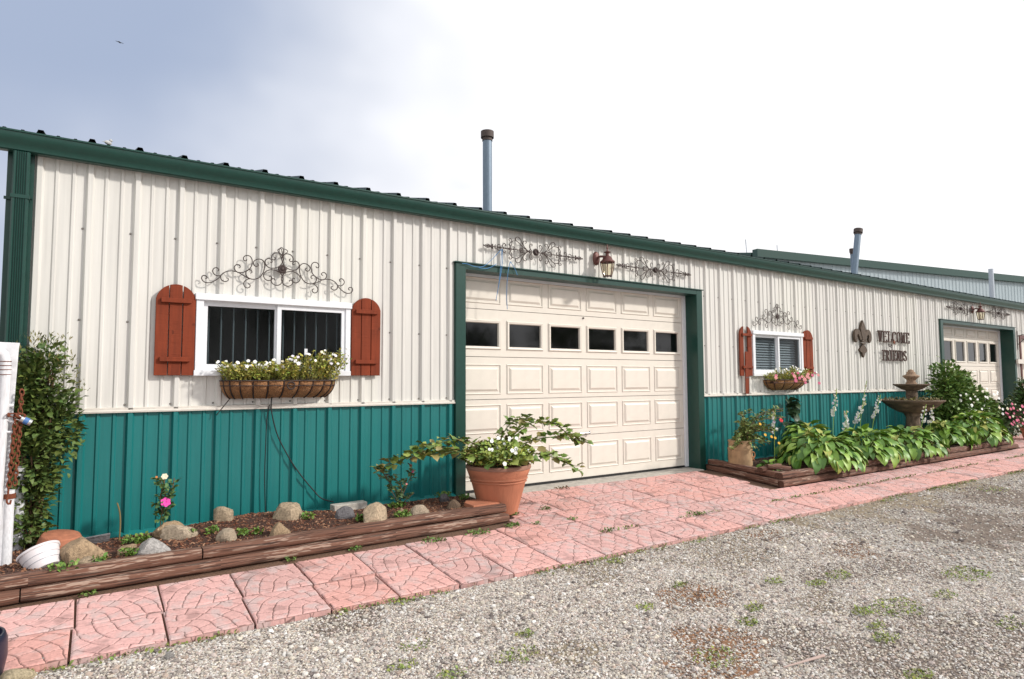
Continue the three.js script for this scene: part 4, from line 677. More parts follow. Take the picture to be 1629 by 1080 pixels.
// flowering shrub before the far door
{
  const t = shrub('flowering_shrub', 'big dark green shrub with white flowers before the far garage door', [13.4, 0.03, 0.55], [[-0.45, 0.95, 0, 0.35, 0.55, 0.3], [-0.1, 0.75, 0, 0.5, 0.5, 0.35], [0.45, 0.6, 0, 0.55, 0.42, 0.35], [0.9, 0.45, 0.05, 0.5, 0.36, 0.3], [0.0, 0.35, 0, 0.9, 0.35, 0.3], [0.15, 1.15, 0, 0.5, 0.12, 0.15]], 9500, [0.12, 0.215, 0.045], 0.08, [0, 1]);
  for (let i = 0; i < 44; i++) bloom(t, 'five', R() < 0.8 ? PM.white : PM.cream, V(R(-0.5, 1.2), R(0.3, 0.95), R(0.2, 0.36)), V(-0.4, 0.3, 1), R(0.03, 0.05));
  const t2 = shrub('flowering_shrub', 'low shrub with crimson flowers beside the far door jamb', [14.9, -0.02, 0.75], [[0, 0.4, 0, 0.4, 0.38, 0.3], [-0.3, 0.3, 0, 0.3, 0.28, 0.25]], 1800, [0.045, 0.085, 0.025], 0.07, [0, 1]);
  for (let i = 0; i < 30; i++) bloom(t2, 'five', R() < 0.75 ? PM.pink : PM.cream, V(R(-0.45, 0.3), R(0.25, 0.7), R(0.15, 0.3)), V(-0.4, 0.3, 1), R(0.035, 0.055));
}
{ // creeper on the wall
  const t = thing('wall_vine', 'dark round-leaved vine climbing the teal wall behind the hostas', 'vine', [8.75, 0.04, 0.06]); mesh('stem', tube([[0.1, 0, 0.02], [0.06, 0.3, 0.02], [0.02, 0.55, 0.02], [-0.02, 0.86, 0.02]], 0.006, 16, 5), caneMat, t);
  const m = [plainLeaf(0.03, 0.065, 0.03), plainLeaf(0.05, 0.1, 0.04), plainLeaf(0.04, 0.08, 0.035)], g = leafGeo(0.15, 0.13, { droop: 0.5, n: 4, shape: 'heart' });
  for (let i = 0; i < 34; i++) { const k = R(0.25, 1), l = mesh('leaf', g, m[Math.floor(R(3))], t); l.applyMatrix4(leafPose(V(0.1 - 0.12 * k + R(-0.1, 0.1) * (k > 0.6 ? 0.8 : 2.2), 0.86 * k, R(0.02, 0.12)), V(R(-1, 0.4), R(-0.6, 0.5), R(0.3, 1)), R(0.6, 1.2), R(-0.5, 0.5))); }
}

// ---------------------------------------------------------------- pots
const clay = mat(lin(0.50, 0.19, 0.105), 0.8, { map: rep(grain(10, 0.34, 81), 1.5), bumpMap: rep(roughBump, 3), bumpScale: 0.0015 });
const clayRim = mat(lin(0.36, 0.19, 0.135), 0.85, { map: rep(grain(14, 0.4, 83), 2) });
function bigPot(label, pos, s = 1) {
  const t = thing('terracotta_pot', label, 'pot', pos); t.scale.setScalar(s);
  mesh('body', lathe([[0.0, 0], [0.165, 0], [0.174, 0.012], [0.25, 0.285], [0.262, 0.293], [0.262, 0.3], [0.255, 0.304], [0.259, 0.312], [0.27, 0.318], [0.27, 0.326], [0.264, 0.331], [0.272, 0.345], [0.296, 0.41], [0.276, 0.41], [0.268, 0.396], [0.25, 0.33]], 56), clay, t);
  mesh('rim', lathe([[0.298, 0.4095], [0.303, 0.419], [0.301, 0.438], [0.292, 0.447], [0.276, 0.446], [0.27, 0.41]], 56), clayRim, t);
  mesh('potting_soil', (() => { const g = new THREE.CircleGeometry(0.264, 32); g.rotateX(-Math.PI / 2); g.translate(0, 0.385, 0); return g; })(), soilMat, t); return t;
}
bigPot('large terracotta pot standing at the garage door corner', [3.2, -0.052, 0.66]);
{ // plant in the big pot: arching canes with lobed leaves, white impatiens below
  const t = thing('geranium_plant', 'arching green plant with lobed leaves and white flowers in the terracotta pot', 'potted plant', [3.2, 0.335, 0.66]);
  const lobed = [leafGeo(0.1, 0.105, { droop: 0.6, fold: 0.2, n: 7, shape: 'lobed' }), leafGeo(0.085, 0.095, { droop: 0.9, fold: 0.3, n: 7, shape: 'lobed' })];
  const lm = [plainLeaf(0.2, 0.28, 0.055, 0.5), plainLeaf(0.15, 0.24, 0.045, 0.5), plainLeaf(0.28, 0.33, 0.075, 0.55), plainLeaf(0.11, 0.19, 0.04, 0.5), plainLeaf(0.25, 0.21, 0.07, 0.55)];
  const canes = [[[0, 0, 0], [0.12, 0.28, 0.02], [0.35, 0.42, 0.03], [0.62, 0.4, 0.04], [0.86, 0.24, 0.05]], [[0, 0, 0.02], [0.18, 0.2, 0.05], [0.5, 0.28, 0.1], [0.75, 0.26, 0.12], [1.0, 0.2, 0.12]], [[0, 0, 0.03], [0.2, 0.14, 0.12], [0.5, 0.1, 0.18], [0.72, 0.0, 0.2], [0.8, -0.05, 0.2]],
    [[0, 0, 0], [-0.15, 0.2, 0], [-0.4, 0.29, -0.02], [-0.7, 0.26, -0.04], [-0.9, 0.16, -0.05]], [[0, 0, 0], [-0.2, 0.12, 0.06], [-0.45, 0.2, 0.06], [-0.72, 0.2, 0.05]], [[0, 0, 0], [-0.3, 0.16, -0.05], [-0.7, 0.2, -0.12], [-1.02, 0.1, -0.16], [-1.15, 0.05, -0.17]], [[0, 0, 0], [0.05, 0.25, -0.05], [0.2, 0.42, -0.08], [0.42, 0.46, -0.1]]];
  for (const c of canes) { const cv = new THREE.CatmullRomCurve3(c.map((p) => V(...p))); mesh('cane', new THREE.TubeGeometry(cv, 20, 0.0055, 6), stemMat, t); const n = Math.round(cv.getLength() * 64); for (let i = 0; i < n; i++) { const k = mix(0.22, 1, i / n), p = cv.getPointAt(k), o = V(R(-1, 1), R(-0.3, 0.6), R(-0.8, 1)); const l = mesh('leaf', lobed[i % 2], lm[Math.floor(R(5))], t); l.applyMatrix4(leafPose(p.addScaledVector(o, 0.035), o, R(0.5, 0.95), R(-0.5, 0.5))); } }
  for (let i = 0; i < 130; i++) { const a = R(6.28), r = 0.33 * Math.sqrt(R()), h = 0.08 + 0.2 * (1 - r / 0.34) + R(-0.03, 0.06), o = V(Math.cos(a), R(-0.4, 0.6), Math.sin(a)); const l = mesh('leaf', lobed[i % 2], lm[Math.floor(R(4))], t); l.applyMatrix4(leafPose(V(Math.cos(a) * r, h, Math.sin(a) * r), o, R(0.5, 0.95), R(-0.6, 0.6))); }
  const L = new Leaves(); for (let i = 0; i < 1500; i++) { const a = R(6.28), r = 0.33 * Math.sqrt(R()), h = R(0.05, 0.26) * (1 - r * 1.2) + 0.04; L.add(SMALL[i % 2], leafPose(V(Math.cos(a) * r, h, Math.sin(a) * r), rdir(0.4), R(0.03, 0.055), R(-1, 1)), greens([0.26, 0.34, 0.07])); } stuffPart(mesh('small_foliage', L.geo(), leafMat, t));
  for (let i = 0; i < 20; i++) bloom(t, 'five', PM.white, V(R(-0.26, 0.2), R(0.14, 0.32), R(0.02, 0.26)), V(-0.2, 0.6, 1), R(0.018, 0.03));
  for (const [x, y, z] of [[-0.05, 0.21, 0.3], [-0.02, 0.19, 0.31], [0.0, 0.22, 0.29], [-0.13, 0.1, 0.3]]) bloom(t, 'five', PM.white, V(x, y, z), V(-0.2, 0.4, 1), 0.032);
  bloom(t, 'full', PM.orange, V(0.26, 0.36, 0.05), V(0, 0.3, 1), 0.022, 'faded_bloom');
}
{ // clay jug with lantana
  const t = thing('clay_jug', 'tan clay jug with embossed face in the corner of the hosta planter', 'jug', [7.04, 0.035, 0.47]), m = mat(lin(0.47, 0.31, 0.17), 0.8, { map: rep(grain(12, 0.35, 87), 2) });
  mesh('body', lathe([[0, 0], [0.135, 0], [0.148, 0.015], [0.152, 0.12], [0.15, 0.225], [0.154, 0.23], [0.154, 0.245], [0.147, 0.252], [0.14, 0.31], [0.147, 0.33], [0.149, 0.345], [0.138, 0.35], [0.13, 0.33], [0.12, 0.2]], 36), m, t);
  const e = join([new THREE.TorusGeometry(0.038, 0.009, 6, 18), (() => { const g = new THREE.TorusGeometry(0.022, 0.008, 6, 12, 3.2); g.translate(0, -0.07, 0); return g; })(), (() => { const g = new THREE.SphereGeometry(0.014, 8, 6); g.translate(0, -0.03, 0); return g; })()]); e.translate(0.06, 0.165, 0.142); mesh('emblem', e, mat(lin(0.36, 0.16, 0.07), 0.85), t);
  const l = thing('lantana_plant', 'leggy plant with yellow and red flowers growing from the clay jug', 'potted plant', [7.06, 0.36, 0.47]), L = new Leaves(), g = [];
  for (let i = 0; i < 44; i++) { const a = R(-1.4, 2.6), len = R(0.25, 0.68), up = R(-0.2, 0.75), c = new THREE.CatmullRomCurve3([V(0, 0, 0), V(Math.cos(a) * len * 0.4, up * len * 0.6 + 0.06, Math.sin(a) * len * 0.25), V(Math.cos(a) * len, up * len * 0.85, Math.sin(a) * len * 0.4)].map((p) => { p.x += Math.max(0, p.x) * 0.4; return p; })); g.push(new THREE.TubeGeometry(c, 8, 0.004, 4)); for (let k = 0; k < 30; k++) L.add(SMALL[k % 2], leafPose(c.getPointAt(R(0.25, 1)).add(rdir(0).multiplyScalar(0.025)), rdir(0.2), R(0.035, 0.065), R(-1, 1)), greens([0.15, 0.21, 0.055])); }
  mesh('branches', join(g), caneMat, l); stuffPart(mesh('foliage', L.geo(), leafMat, l));
  for (const [x, y, z] of [[0.42, 0.05, 0.16], [0.5, 0.03, 0.16], [0.55, -0.04, 0.18], [0.24, 0.22, 0.12], [0.3, 0.08, 0.15]]) bloom(l, 'full', PM.yellow, V(x, y, z), V(-0.3, 0.5, 1), 0.032);
  bloom(l, 'full', PM.red, V(0.86, 0.24, 0.02), V(-0.3, 0.5, 1), 0.05, 'red_bloom'); bloom(l, 'full', PM.rose, V(0.3, 0.27, 0.05), V(-0.3, 0.5, 1), 0.028);
}
bigPot('terracotta pot in the shade beyond the far door', [15.75, -0.06, 0.95], 0.85);
shrub('potted_shrub', 'dark shrub with white flowers filling the far terracotta pot', [15.75, 0.28, 0.95], [[0, 0.35, 0, 0.42, 0.42, 0.35], [0.25, 0.6, 0, 0.4, 0.35, 0.3]], 2600, [0.05, 0.10, 0.025], 0.075);
console.log('plants done');

// ---------------------------------------------------------------- window baskets
const coco = mat(lin(0.62, 0.31, 0.14), 0.95, { map: rep(grain(46, 0.7, 91, 5, 1, 1), 5), bumpMap: rep(bumpNoise(70, 3), 4), bumpScale: 0.012 });
function basket(name, label, x, w, y, style) {
  const t = thing(name, label, 'flower basket', [x, y, 0.03], 'coconut lined baskets under the windows'), H = style ? 0.15 : 0.145, D = 0.19, n = 160, rows = 10, pos = [], idx = [], uv = [], lobes = style ? 6 : 10;
  const edge = (u, k) => { const a = u * Math.PI, taper = Math.pow(Math.sin(clamp(k, 0.02, 1) * Math.PI / 2), 0.5), bul = 0.94 + 0.16 * Math.sqrt(Math.abs(Math.sin((u - 0.06) / 0.88 * Math.PI * lobes))); const ex = style ? 1 : 0.35, c = Math.cos(a), s = Math.pow(Math.max(0, Math.sin(a)), ex); return [-c * w / 2 * (style ? (0.5 + 0.5 * taper) : (0.82 + 0.18 * taper)), s * D * taper * bul]; };
  for (let j = 0; j <= rows; j++) for (let i = 0; i <= n; i++) { const k = j / rows, u = i / n, [px, pz] = edge(u, k), f = (fbm(u * 30, k * 6, 1, 3) - 0.5) * 0.02; pos.push(px, k * H + f * 0.5, Math.max(0.001, pz + f * (pz > 0.02 ? 1 : 0))); uv.push(u * w * 1.6, k * H); }
  for (let j = 0; j < rows; j++) for (let i = 0; i < n; i++) { const a = j * (n + 1) + i; idx.push(a, a + 1, a + n + 1, a + 1, a + n + 2, a + n + 1); }
  const g = new THREE.BufferGeometry(); g.setAttribute('position', new THREE.Float32BufferAttribute(pos, 3)); g.setAttribute('uv', new THREE.Float32BufferAttribute(uv, 2)); g.setIndex(idx); g.computeVertexNormals(); mesh('coco_liner', g, coco, t);
  mesh('soil', boxUV(spanBox(-w / 2 + 0.05, w / 2 - 0.05, H - 0.05, H - 0.02, 0.003, D - 0.05)), soilMat, t);
  const rim = (k, r) => { const p = []; for (let i = 0; i <= 32; i++) { const [px, pz] = edge(i / 32, k); p.push(V(px * 1.005, k * H, pz + 0.008)); } mesh('hoop', tube(p, r, 64, 5), M.iron, t); };
  rim(1, 0.005); rim(0.72, 0.004);
  for (let i = 0; i <= lobes; i++) { const u = 0.06 + 0.88 * i / lobes, p = []; for (const k of [1, 0.8, 0.55, 0.3, 0.1, 0.0]) { const [px, pz] = edge(u, k); p.push(V(px, k * H - 0.002, pz + 0.009)); } mesh('strap', tube(p, 0.006, 12, 5), M.iron, t); }
  if (!style) { const o = new THREE.TorusGeometry(0.03, 0.0055, 6, 20); o.translate(0.05, H * 0.72, edge(0.55, 0.72)[1] + 0.014); mesh('ring', o, M.iron, t); mesh('brace', rod([-w / 2 + 0.06, -0.005, 0.08], [-w / 2 - 0.02, -0.13, 0.012], 0.004, 5), M.iron, t); }
  return t;
}
basket('window_basket', 'long coconut fibre basket in an iron frame below the barred window', 1.378, 0.92, 1.022, 0);
basket('window_basket', 'rounded coconut fibre basket below the small blind window', 8.72, 1.0, 1.0, 1);
function basketPlants(label, x, y, w, hs, mats, n, nb, fan) {
  const t = thing('basket_flowers', label, 'flowers', [x, y, 0.12], 'flowers filling the window baskets'), L = new Leaves(), g = [];
  for (let i = 0; i < n; i++) { const u = R(-0.5, 0.5), h = hs(u + 0.5) * R(0.55, 1.05), p0 = V(u * w * 0.9, R(-0.02, 0.02), R(-0.05, 0.06)), p1 = V(u * w * fan + R(-0.05, 0.05), h, p0.z + R(-0.02, 0.1)); if (i % 2 === 0) g.push(tube([p0, p0.clone().lerp(p1, 0.5).add(V(0, 0.02, 0)), p1], 0.0026, 4, 4)); for (let k = 0; k < 13; k++) { const q = p0.clone().lerp(p1, R(0.15, 1)); L.add(SMALL[k % 3], leafPose(q, rdir(0.4), R(0.018, 0.036), R(-1, 1)), greens(R() < 0.5 ? [0.46, 0.43, 0.11] : [0.3, 0.37, 0.07])); } if (i < nb) bloom(t, 'five', mats[Math.floor(R(mats.length))], p1.clone().add(V(0, 0.008, 0.02)), V(R(-0.5, 0.3), R(0.2, 1), 1), R(0.015, 0.027)); }
  mesh('stems', join(g), mat(lin(0.28, 0.26, 0.1), 0.8), t); stuffPart(mesh('foliage', L.geo(), leafMat, t)); return t;
}
basketPlants('pale green trailing plants with small white flowers in the long basket', 1.4, 1.155, 0.98, (u) => 0.16 + 0.11 * smooth(0.35, 0.8, u), [PM.white, PM.white, PM.white, PM.cream, PM.white, PM.lilac], 380, 56, 1.06);
{ const t = basketPlants('pink and white petunias overflowing the rounded basket', 8.72, 1.13, 1.0, (u) => 0.12 + 0.09 * Math.sin(u * 3.14), [PM.white, PM.cream, PM.white], 170, 34, 1.2); for (let i = 0; i < 20; i++) { const u = R(-0.55, 0.55); bloom(t, 'five', R() < 0.6 ? PM.pink : PM.rose, V(u * 1.05, R(-0.02, 0.15) - Math.abs(u) * 0.05, R(0.1, 0.17)), V(-0.5, 0.3, 1), R(0.03, 0.048)); } }
// drip hoses
{
  const t = thing('drip_hose', 'thin black hose hanging from the long basket across the teal wall', 'hose'), P = (p) => p.map(([x, y, z]) => V(x, y, z)); mesh('hose', tube(P([[1.30, 1.03, 0.14], [1.318, 0.97, 0.05], [1.325, 0.9, 0.046], [1.374, 0.718, 0.036], [1.45, 0.56, 0.034], [1.537, 0.415, 0.034], [1.67, 0.24, 0.034], [1.76, 0.14, 0.04], [1.86, 0.1, 0.06]]), 0.005, 60, 6), M.black, t);
  const t2 = thing('drip_hose', 'black cable dropping straight down the teal wall into the mulch', 'hose'); mesh('cable', tube(P([[1.305, 0.965, 0.045], [1.29, 0.86, 0.038], [1.284, 0.6, 0.034], [1.281, 0.4, 0.034], [1.292, 0.08, 0.034]]), 0.0042, 40, 6), M.black, t2);
}
// ---------------------------------------------------------------- fountain
{
  const t = thing('tiered_fountain', 'weathered three-tier concrete fountain standing among the hostas', 'fountain', [11.5, 0.02, 0.6]);
  const m = mat(lin(0.23, 0.165, 0.115), 0.9, { map: rep(grain(9, 0.7, 95), 2), bumpMap: rep(roughBump, 2), bumpScale: 0.006 }), m2 = mat(lin(0.40, 0.27, 0.18), 0.9, { map: rep(grain(12, 0.6, 97), 3) });
  mesh('pedestal', lathe([[0, 0], [0.22, 0], [0.22, 0.06], [0.17, 0.1], [0.13, 0.2], [0.15, 0.26], [0.15, 0.3], [0.11, 0.36], [0.10, 0.5], [0.14, 0.58]], 28), m, t);
  const scal = (g, n, k) => { const p = g.attributes.position; for (let i = 0; i < p.count; i++) { const a = Math.atan2(p.getZ(i), p.getX(i)), r = Math.hypot(p.getX(i), p.getZ(i)), f = 1 + k * Math.abs(Math.cos(a * n / 2)) * smooth(0.1, 0.3, r); p.setX(i, p.getX(i) * f); p.setZ(i, p.getZ(i) * f); } g.computeVertexNormals(); return g; };
  mesh('lower_bowl', scal(lathe([[0.1, 0.56], [0.2, 0.585], [0.33, 0.66], [0.42, 0.745], [0.455, 0.765], [0.46, 0.785], [0.44, 0.79], [0.38, 0.74], [0.2, 0.68], [0, 0.67]], 48), 10, 0.03), m, t);
  mesh('stem', lathe([[0.12, 0.66], [0.1, 0.72], [0.075, 0.78], [0.09, 0.86], [0.08, 0.93], [0.1, 0.96]], 24), m, t);
  mesh('upper_bowl', scal(lathe([[0.08, 0.94], [0.15, 0.965], [0.22, 1.01], [0.262, 1.035], [0.268, 1.05], [0.25, 1.052], [0.2, 1.02], [0, 1.0]], 40), 8, 0.05), m, t);
  mesh('finial', scal(lathe([[0.09, 1.0], [0.085, 1.06], [0.06, 1.1], [0.075, 1.13], [0.12, 1.17], [0.125, 1.19], [0.09, 1.205], [0.065, 1.22], [0.07, 1.245], [0.05, 1.255], [0.045, 1.28], [0.025, 1.29], [0, 1.3]], 24), 7, 0.14), m2, t);
  const L = new Leaves(); for (let i = 0; i < 380; i++) { const a = R(6.28), r = R(0.14, 0.42); L.add(SMALL[i % 3], leafPose(V(Math.cos(a) * r, 0.74 + R(0, 0.07), Math.sin(a) * r), rdir(0.6), R(0.03, 0.06), R(-1, 1)), greens([0.16, 0.14, 0.045])); } stuffPart(mesh('bowl_plants', L.geo(), leafMat, t));
}
console.log('pots done');

// ---------------------------------------------------------------- rocks and rubble in the bed
function rockGeo(seed, flat = 0.4) { let g = new THREE.IcosahedronGeometry(1, 5); const rr = mulberry(seed * 1000 | 0), planes = [...Array(11)].map(() => { const z = rr() * 2 - 1, a = rr() * 6.283, q = Math.sqrt(1 - z * z); return [q * Math.cos(a), z, q * Math.sin(a), 0.62 + rr() * 0.3]; }); const p = g.attributes.position; for (let i = 0; i < p.count; i++) { const x = p.getX(i), y = p.getY(i), z = p.getZ(i), big = fbm(x * 1.1 + seed, y * 1.1 + seed, z * 1.1 + 5, 2), f = fbm(x * 5 + seed, y * 5, z * 5 + 9, 3); const cut = Math.min(1, 1.06 / Math.max(0.6, Math.abs(x * 0.6 + y * 0.7 + z * 0.3) + 0.35)); let k = (0.72 + 0.55 * big) * cut; for (const [nx, ny, nz, d] of planes) { const c = x * nx + y * ny + z * nz; if (c > 0.05) k = Math.min(k, d / c); } k *= 0.97 + 0.07 * f; p.setXYZ(i, x * k, Math.max(-flat, y * k), z * k); } g = toCreasedNormals(g, 0.7); return boxUV(g, 0.6, seed, seed); }
const rockTones = { tan: [0.48, 0.34, 0.21], sand: [0.56, 0.45, 0.33], grey: [0.52, 0.5, 0.48], slate: [0.2, 0.19, 0.2], brown: [0.22, 0.15, 0.1], buff: [0.53, 0.41, 0.28], pale: [0.6, 0.5, 0.33] };
const rockMap = grain(12, 0.5, 101), rockMats = Object.fromEntries(Object.entries(rockTones).map(([k, v]) => [k, mat(lin(...v), 0.9, { map: rep(rockMap, 1.5), bumpMap: rep(roughBump, 1.5), bumpScale: 0.006 })]));
function rockAt(label, [xl, xr, top, bot], tone, hh = 0.085, turn = 0, name = 'rock') { // photo box of the rock; it sits on the soil at its lower edge
  const b = onYard((xl + xr) / 2, bot - 2, hh), v = b.clone().sub(camera.position).applyMatrix4(camR.clone().transpose()), s = -v.z / F_PX, w = (xr - xl) * s, h = Math.max(0.03, (bot - top) * s * 0.8);
  const t = thing(name, label, 'rock', [b.x, hh > 0.03 ? soilY(b.x, Math.min(0.9, b.z)) : b.y, b.z - w * 0.18], 'rocks in the mulched bed'); t.rotation.y = turn || R(-0.5, 0.5); const g = rockGeo(R(1, 90)); g.computeBoundingBox(); const bb = g.boundingBox; const m = mesh('stone', g, rockMats[tone], t); m.scale.set(w / (bb.max.x - bb.min.x), h * 1.25 / (bb.max.y - bb.min.y), w * 0.75 / (bb.max.z - bb.min.z)); m.position.y = -bb.min.y * m.scale.y - h * 0.22; return t;
}
rockAt('large flat-topped tan rock behind the white bucket', [92, 162, 860, 903], 'tan'); rockAt('small buff stone half sunk beside the upper timber near the bucket', [120, 153, 896, 911], 'buff');
rockAt('smooth pale grey rock by the upper timber', [212, 268, 861, 893], 'grey'); rockAt('low tan rock tucked behind the pale grey rock', [188, 219, 872, 889], 'tan');
rockAt('long tan rock leaning near the pink rose', [242, 293, 831, 858], 'tan'); rockAt('long sandy rock lying against the leaning tan rock', [258, 313, 837, 863], 'sand');
rockAt('upright pinkish rock on top of the mulch mound', [342, 374, 812, 838], 'buff'); rockAt('small buff rock in front of the mulch mound', [344, 377, 847, 869], 'sand');
rockAt('rounded tan rock below the hanging hose', [436, 484, 806, 836], 'buff'); rockAt('blocky tan rock beside the upper timber below the hose', [428, 463, 836, 861], 'tan');
rockAt('round purplish grey rock before the concrete block', [535, 566, 809, 831], 'slate'); rockAt('largest rounded tan boulder beside the young rose', [575, 629, 804, 840], 'buff');
rockAt('tiny upright tan stone between two larger rocks', [633, 645, 813, 829], 'tan'); rockAt('grey tan rock between boulder and paver scrap', [654, 688, 807, 827], 'sand');
rockAt('small grey stone next to the paver scrap', [712, 736, 797, 813], 'brown'); rockAt('dark stone in the shade by the door jamb', [700, 717, 786, 801], 'slate');
rockAt('pale yellowish stone lying in the gravel by the first paver', [-6, 52, 1066, 1090], 'pale', -0.03);
for (const [i, b] of [[0, [58, 78, 1046, 1060]], [1, [1190, 1212, 801, 806]], [2, [262, 276, 1040, 1049]]]) rockAt(['white chip of stone beside the pale yellowish stone', 'flat white stone in the gravel far along the path', 'white pebble in the gravel by the paver joint'][i], b, 'grey', -0.03);
{
  const t = thing('concrete_block', 'grey concrete block lying against the teal wall', 'block', [1.93, soilY(1.93, 0.27) - 0.005, 0.25]); t.rotation.y = 0.06; mesh('block', boxUV(spanBox(-0.15, 0.15, 0, 0.06, -0.05, 0.05, 0.008)), M.concrete, t);
  const p = thing('paver_scrap', 'broken terracotta paver lying on the soil by the pot', 'paver', [2.93, soilY(2.9, 0.8) + 0.0, 0.76]); p.rotation.set(0.05, 0.12, -0.03); const s = new THREE.Shape([[-0.14, -0.1], [0.13, -0.12], [0.15, 0.06], [-0.06, 0.11], [-0.13, 0.04]].map((q) => new THREE.Vector2(...q))), g = new THREE.ExtrudeGeometry(s, { depth: 0.03, bevelEnabled: true, bevelSize: 0.003, bevelThickness: 0.003, bevelSegments: 1 }); g.rotateX(-Math.PI / 2); mesh('slab', boxUV(g), clay, p);
  const b = thing('broken_pot', 'upturned broken terracotta pot beside the gate post', 'pot', [-0.1, soilY(-0.1, 0.3) - 0.02, 0.34]); b.rotation.set(0.1, 0, -0.12); mesh('shell', lathe([[0.145, 0], [0.15, 0.02], [0.135, 0.025], [0.115, 0.1], [0.105, 0.115], [0.02, 0.118], [0, 0.118]], 32), clay, b);
  const sl = thing('slate_shard', 'dark grey slab leaning between broken pot and tan rock', 'slab', [0.06, soilY(0.06, 0.34) + 0.01, 0.36]); sl.rotation.set(0.5, 0.2, -0.06); mesh('shard', boxUV(spanBox(-0.12, 0.13, -0.02, 0.05, -0.006, 0.006, 0.003)), rockMats.slate, sl);
  const bk = thing('white_bucket', 'tipped white plastic planter lying behind the upper timber', 'bucket', [-0.15, 0.035, 0.8]); bk.rotation.set(-0.6, 0.1, 0.36); bk.scale.setScalar(0.84);
  const wp = mat(lin(0.72, 0.68, 0.70), 0.45); mesh('tub', lathe([[0, 0], [0.088, 0], [0.094, 0.006], [0.125, 0.14], [0.119, 0.14], [0.088, 0.01], [0, 0.008]], 40), wp, bk); mesh('rim', lathe([[0.124, 0.134], [0.133, 0.136], [0.134, 0.152], [0.12, 0.153], [0.118, 0.138]], 40), wp, bk); for (const y of [0.05, 0.09]) mesh('groove', (() => { const q = new THREE.TorusGeometry(0.0955 + y * 0.21, 0.0012, 4, 40); q.rotateX(Math.PI / 2); q.translate(0, y, 0); return q; })(), M.pipe, bk);
}
